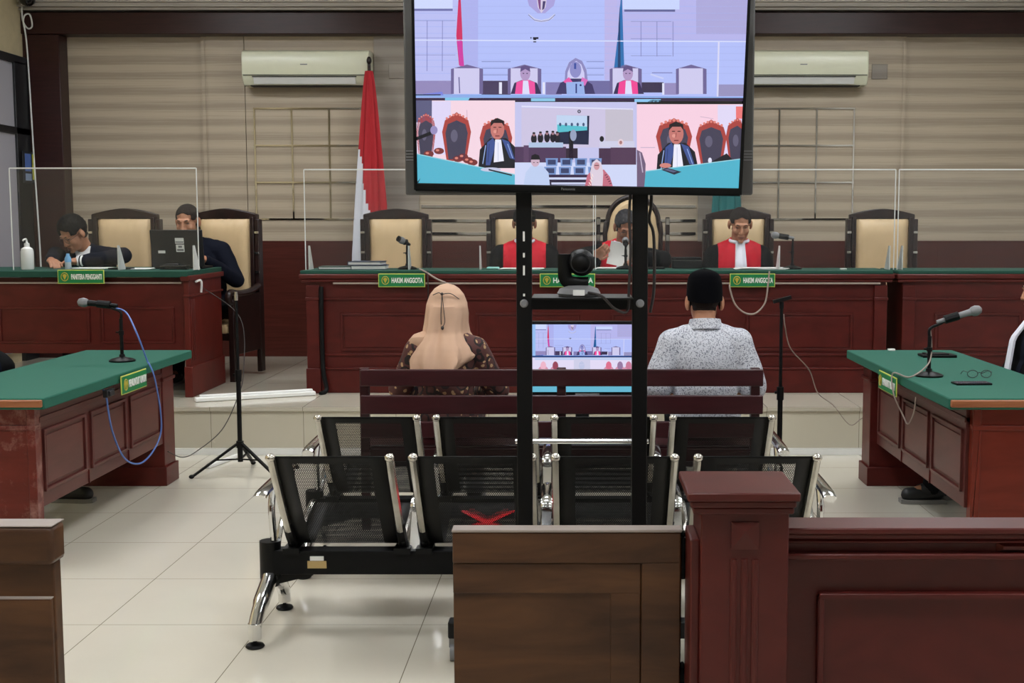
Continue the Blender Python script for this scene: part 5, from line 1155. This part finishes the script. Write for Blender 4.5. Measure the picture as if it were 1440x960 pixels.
        for dz, rx, ry, cx, am, dy in tabs:
            ring = []
            for a in range(n):
                an = 2*PI*a/n
                rip = 1 + am*.78*(.75*(1-2*abs(math.sin(2.5*an+dz*2.2+.5))**.7) + .45*math.sin(9*an-dz*8+1) + .25*math.sin(15*an+2+dz*6))*(1 if math.sin(an) > -.2 else .3)
                x = rx*math.cos(an)*rip; y = ry*math.sin(an)*rip
                lift = .10*max(0, (dz-.34)/.13)*max(0, -math.cos(an))
                ring.append(top + V((cx+x, .004+dy+y+ (.012 if dz > .1 else 0), -dz+lift)))
            rings.append(ring)
        b.loft(rings); vl = part('veil', b, m_hijab, t, local=True)
        b = MB(); pts = [top+V((.012, .121, -.048)), top+V((.014, .142, -.10)), top+V((.016, .152, -.16)), top+V((.014, .153, -.20))]
        b.tube(smoothpath(pts, 6), .0022, 6); b.tube(smoothpath([top+V((.012, .122, -.05)), top+V((.0, .150, -.14)), top+V((-.004, .156, -.185)), top+V((.006, .157, -.21))], 6), .002, 6)
        b.tube(smoothpath([top+V((.062, .088, -.055)), top+V((.03, .118, -.042)), top+V((.012, .122, -.048)), top+V((-.03, .118, -.046)), top+V((-.07, .092, -.075))], 5), .0022, 6); part('veil_cord', b, m_dcable, vl, local=True)
        b = MB(); b.ell(top+V((.008, .158, -.216)), (.008, .008, .010)); b.ell(top+V((.012, .126, -.048)), (.008, .008, .008)); part('bead', b, m_dcable, vl, local=True)
        b = MB(); b.loft([[top+V((.118+.075*math.cos(a)*sc_, .045+.085*math.sin(a)*sc_, -.30+zz+.03*math.sin(a))) for a in (2*PI*i/24 for i in range(24))] for sc_, zz in ((.3, .03), (.75, .026), (1, .006), (1.05, -.02), (.9, -.06), (.6, -.08))]); part('veil_fold', b, m_hijab, vl, local=True)
    return t, h
def glasses(t, h):
    for s in (-1, 1):
        b = MB(); b.tube([h(s*.034+.024*math.cos(a*PI/8), -.099, -.002+.018*math.sin(a*PI/8)) for a in range(16)], .0016, 6, True); b.tube([h(s*.058, -.097, .004), h(s*.076, -.05, .006), h(s*.080, .01, .008)], .0016, 6)
        part('spectacle_rim', b, m_dcable, t, local=True)

D = (0, 0, -1)
t, h = person('person in navy suit and spectacles bent over the clerk desk, writing', (-3.64, 9.58, .31), 0, .45, 1.0, lean=20, side=-10, hp=34, hy=-32, hair='full',
    arms=[((-.28, -.22, .96), (-.20, -.50, .925), (.55, -.75, -.1), D, .35), ((.24, -.24, .95), (-.02, -.45, .915), (-1, -.25, -.05), D, .4)]); glasses(t, h)
b = MB(); q0 = V((-3.64-.02+.03, 9.58-.445, .31+.917)); b.tube([q0+V((0, .035*math.cos(a*PI/8), .035*math.sin(a*PI/8))) for a in range(16)], .007, 8, True); tag(part('wristwatch', b, m_wplastic), 'pale wristwatch on the writing clerk arm', 'watch')
t, h = person('person in navy suit sitting behind the open black laptop', (-2.89, 9.66, .31), 0, .45, 1.06, lean=10, side=-8, hp=14, hy=-4, hair='cropped', hair_mat=m_hairs, wide=1.1,
    arms=[((-.26, -.16, .80), (-.14, -.46, .925), (.2, -1, 0), D, .3), ((.27, -.12, .76), (.13, -.46, .925), (-.2, -1, 0), D, .3)])
def judge(label, x, u=0, **kw):
    a = dict(lean=9, hp=16, outfit='judge', arms=[((-.24, -.08, .69), (-.12, -.32, .64), (.4, -.9, -.1), D, .45), ((.24, -.08, .69), (.12, -.32, .64), (-.4, -.9, -.1), D, .45)])
    a.update(kw); return person(label, (x, 9.68, .31), 0, .45, 1.03, **a)
judge('robed person with red facings half hidden behind the rack post', -.415, hp=14, hy=0, skin=m_skin2)
t, h = judge('grey-haired person in judge robe reading a sheet under the round-topped chair', .30, lean=14, side=5, hp=30, hy=8, hair='short', hair_mat=m_hairg, skin=m_skin2,
    arms=[((-.30, -.20, .93), (-.20, -.52, .945), (.65, -.45, .35), (.2, .75, .4), .55), ((.33, -.20, .915), (.16, -.47, .92), (-.8, -.5, 0), D, .4)]); glasses(t, h)
judge('bareheaded person in black and red robe with long white jabot', 1.228, hp=22, hair='cropped', hair_mat=m_hairs)
t0 = Matrix.Translation((.285, 9.185, 1.19)) @ Matrix.Rotation(R(12), 4, 'Y') @ Matrix.Rotation(R(14), 4, 'X'); b = MB(); b.box(-.085, .10, -.001, .001, 0, .175, t0); tag(part('held_sheet', b, m_paper), 'sheet of paper held up by the presiding judge', 'paper')
person('person in beige veil and dark batik seen from behind on the pew', (-.675, 6.30, 0), PI, .43, .88, lean=6, hp=6, outfit='woman', hair=None, knee=.40, wide=.93)
person('person in black cap and speckled white shirt seen from behind on the pew', (.645, 6.30, 0), PI, .43, .95, lean=8, hp=6, outfit='man', hair=None, wide=1.03, hs=1.13, nk=.034, hair_mat=m_hairs,
    arms=[((-.245, -.02, .66), (-.20, -.28, .62), (.25, -1, -.1), D, .5), ((.245, -.02, .66), (.20, -.28, .62), (-.25, -1, -.1), D, .5)])
person('black-robed person with white jabot cut off at the table with the spectacles', (2.42, 6.62, 0), R(-90), .455, .95, lean=-8, hp=6, outfit='advocate', arms=[((-.25, -.02, .66), (-.14, -.22, .60), (.2, -1, -.2), D, .5), ((.25, -.02, .66), (.14, -.22, .60), (-.2, -1, -.2), D, .5)], feet=[(-.10, -.42), (.0, -.52)])
person('black-robed person at the scuffed table of whom only an elbow shows', (-3.72, 6.95, 0), R(90), .455, .97, lean=4, hp=8, outfit='advocate', arms=[((-.24, -.06, .66), (-.14, -.26, .60), (.3, -1, -.2), D, .5), ((.14, -.42, .685), (.02, -.27, .62), (-.8, .3, -.2), D, .5)], knee=.55, feet=[(-.30, -.93), (.20, -.95)])
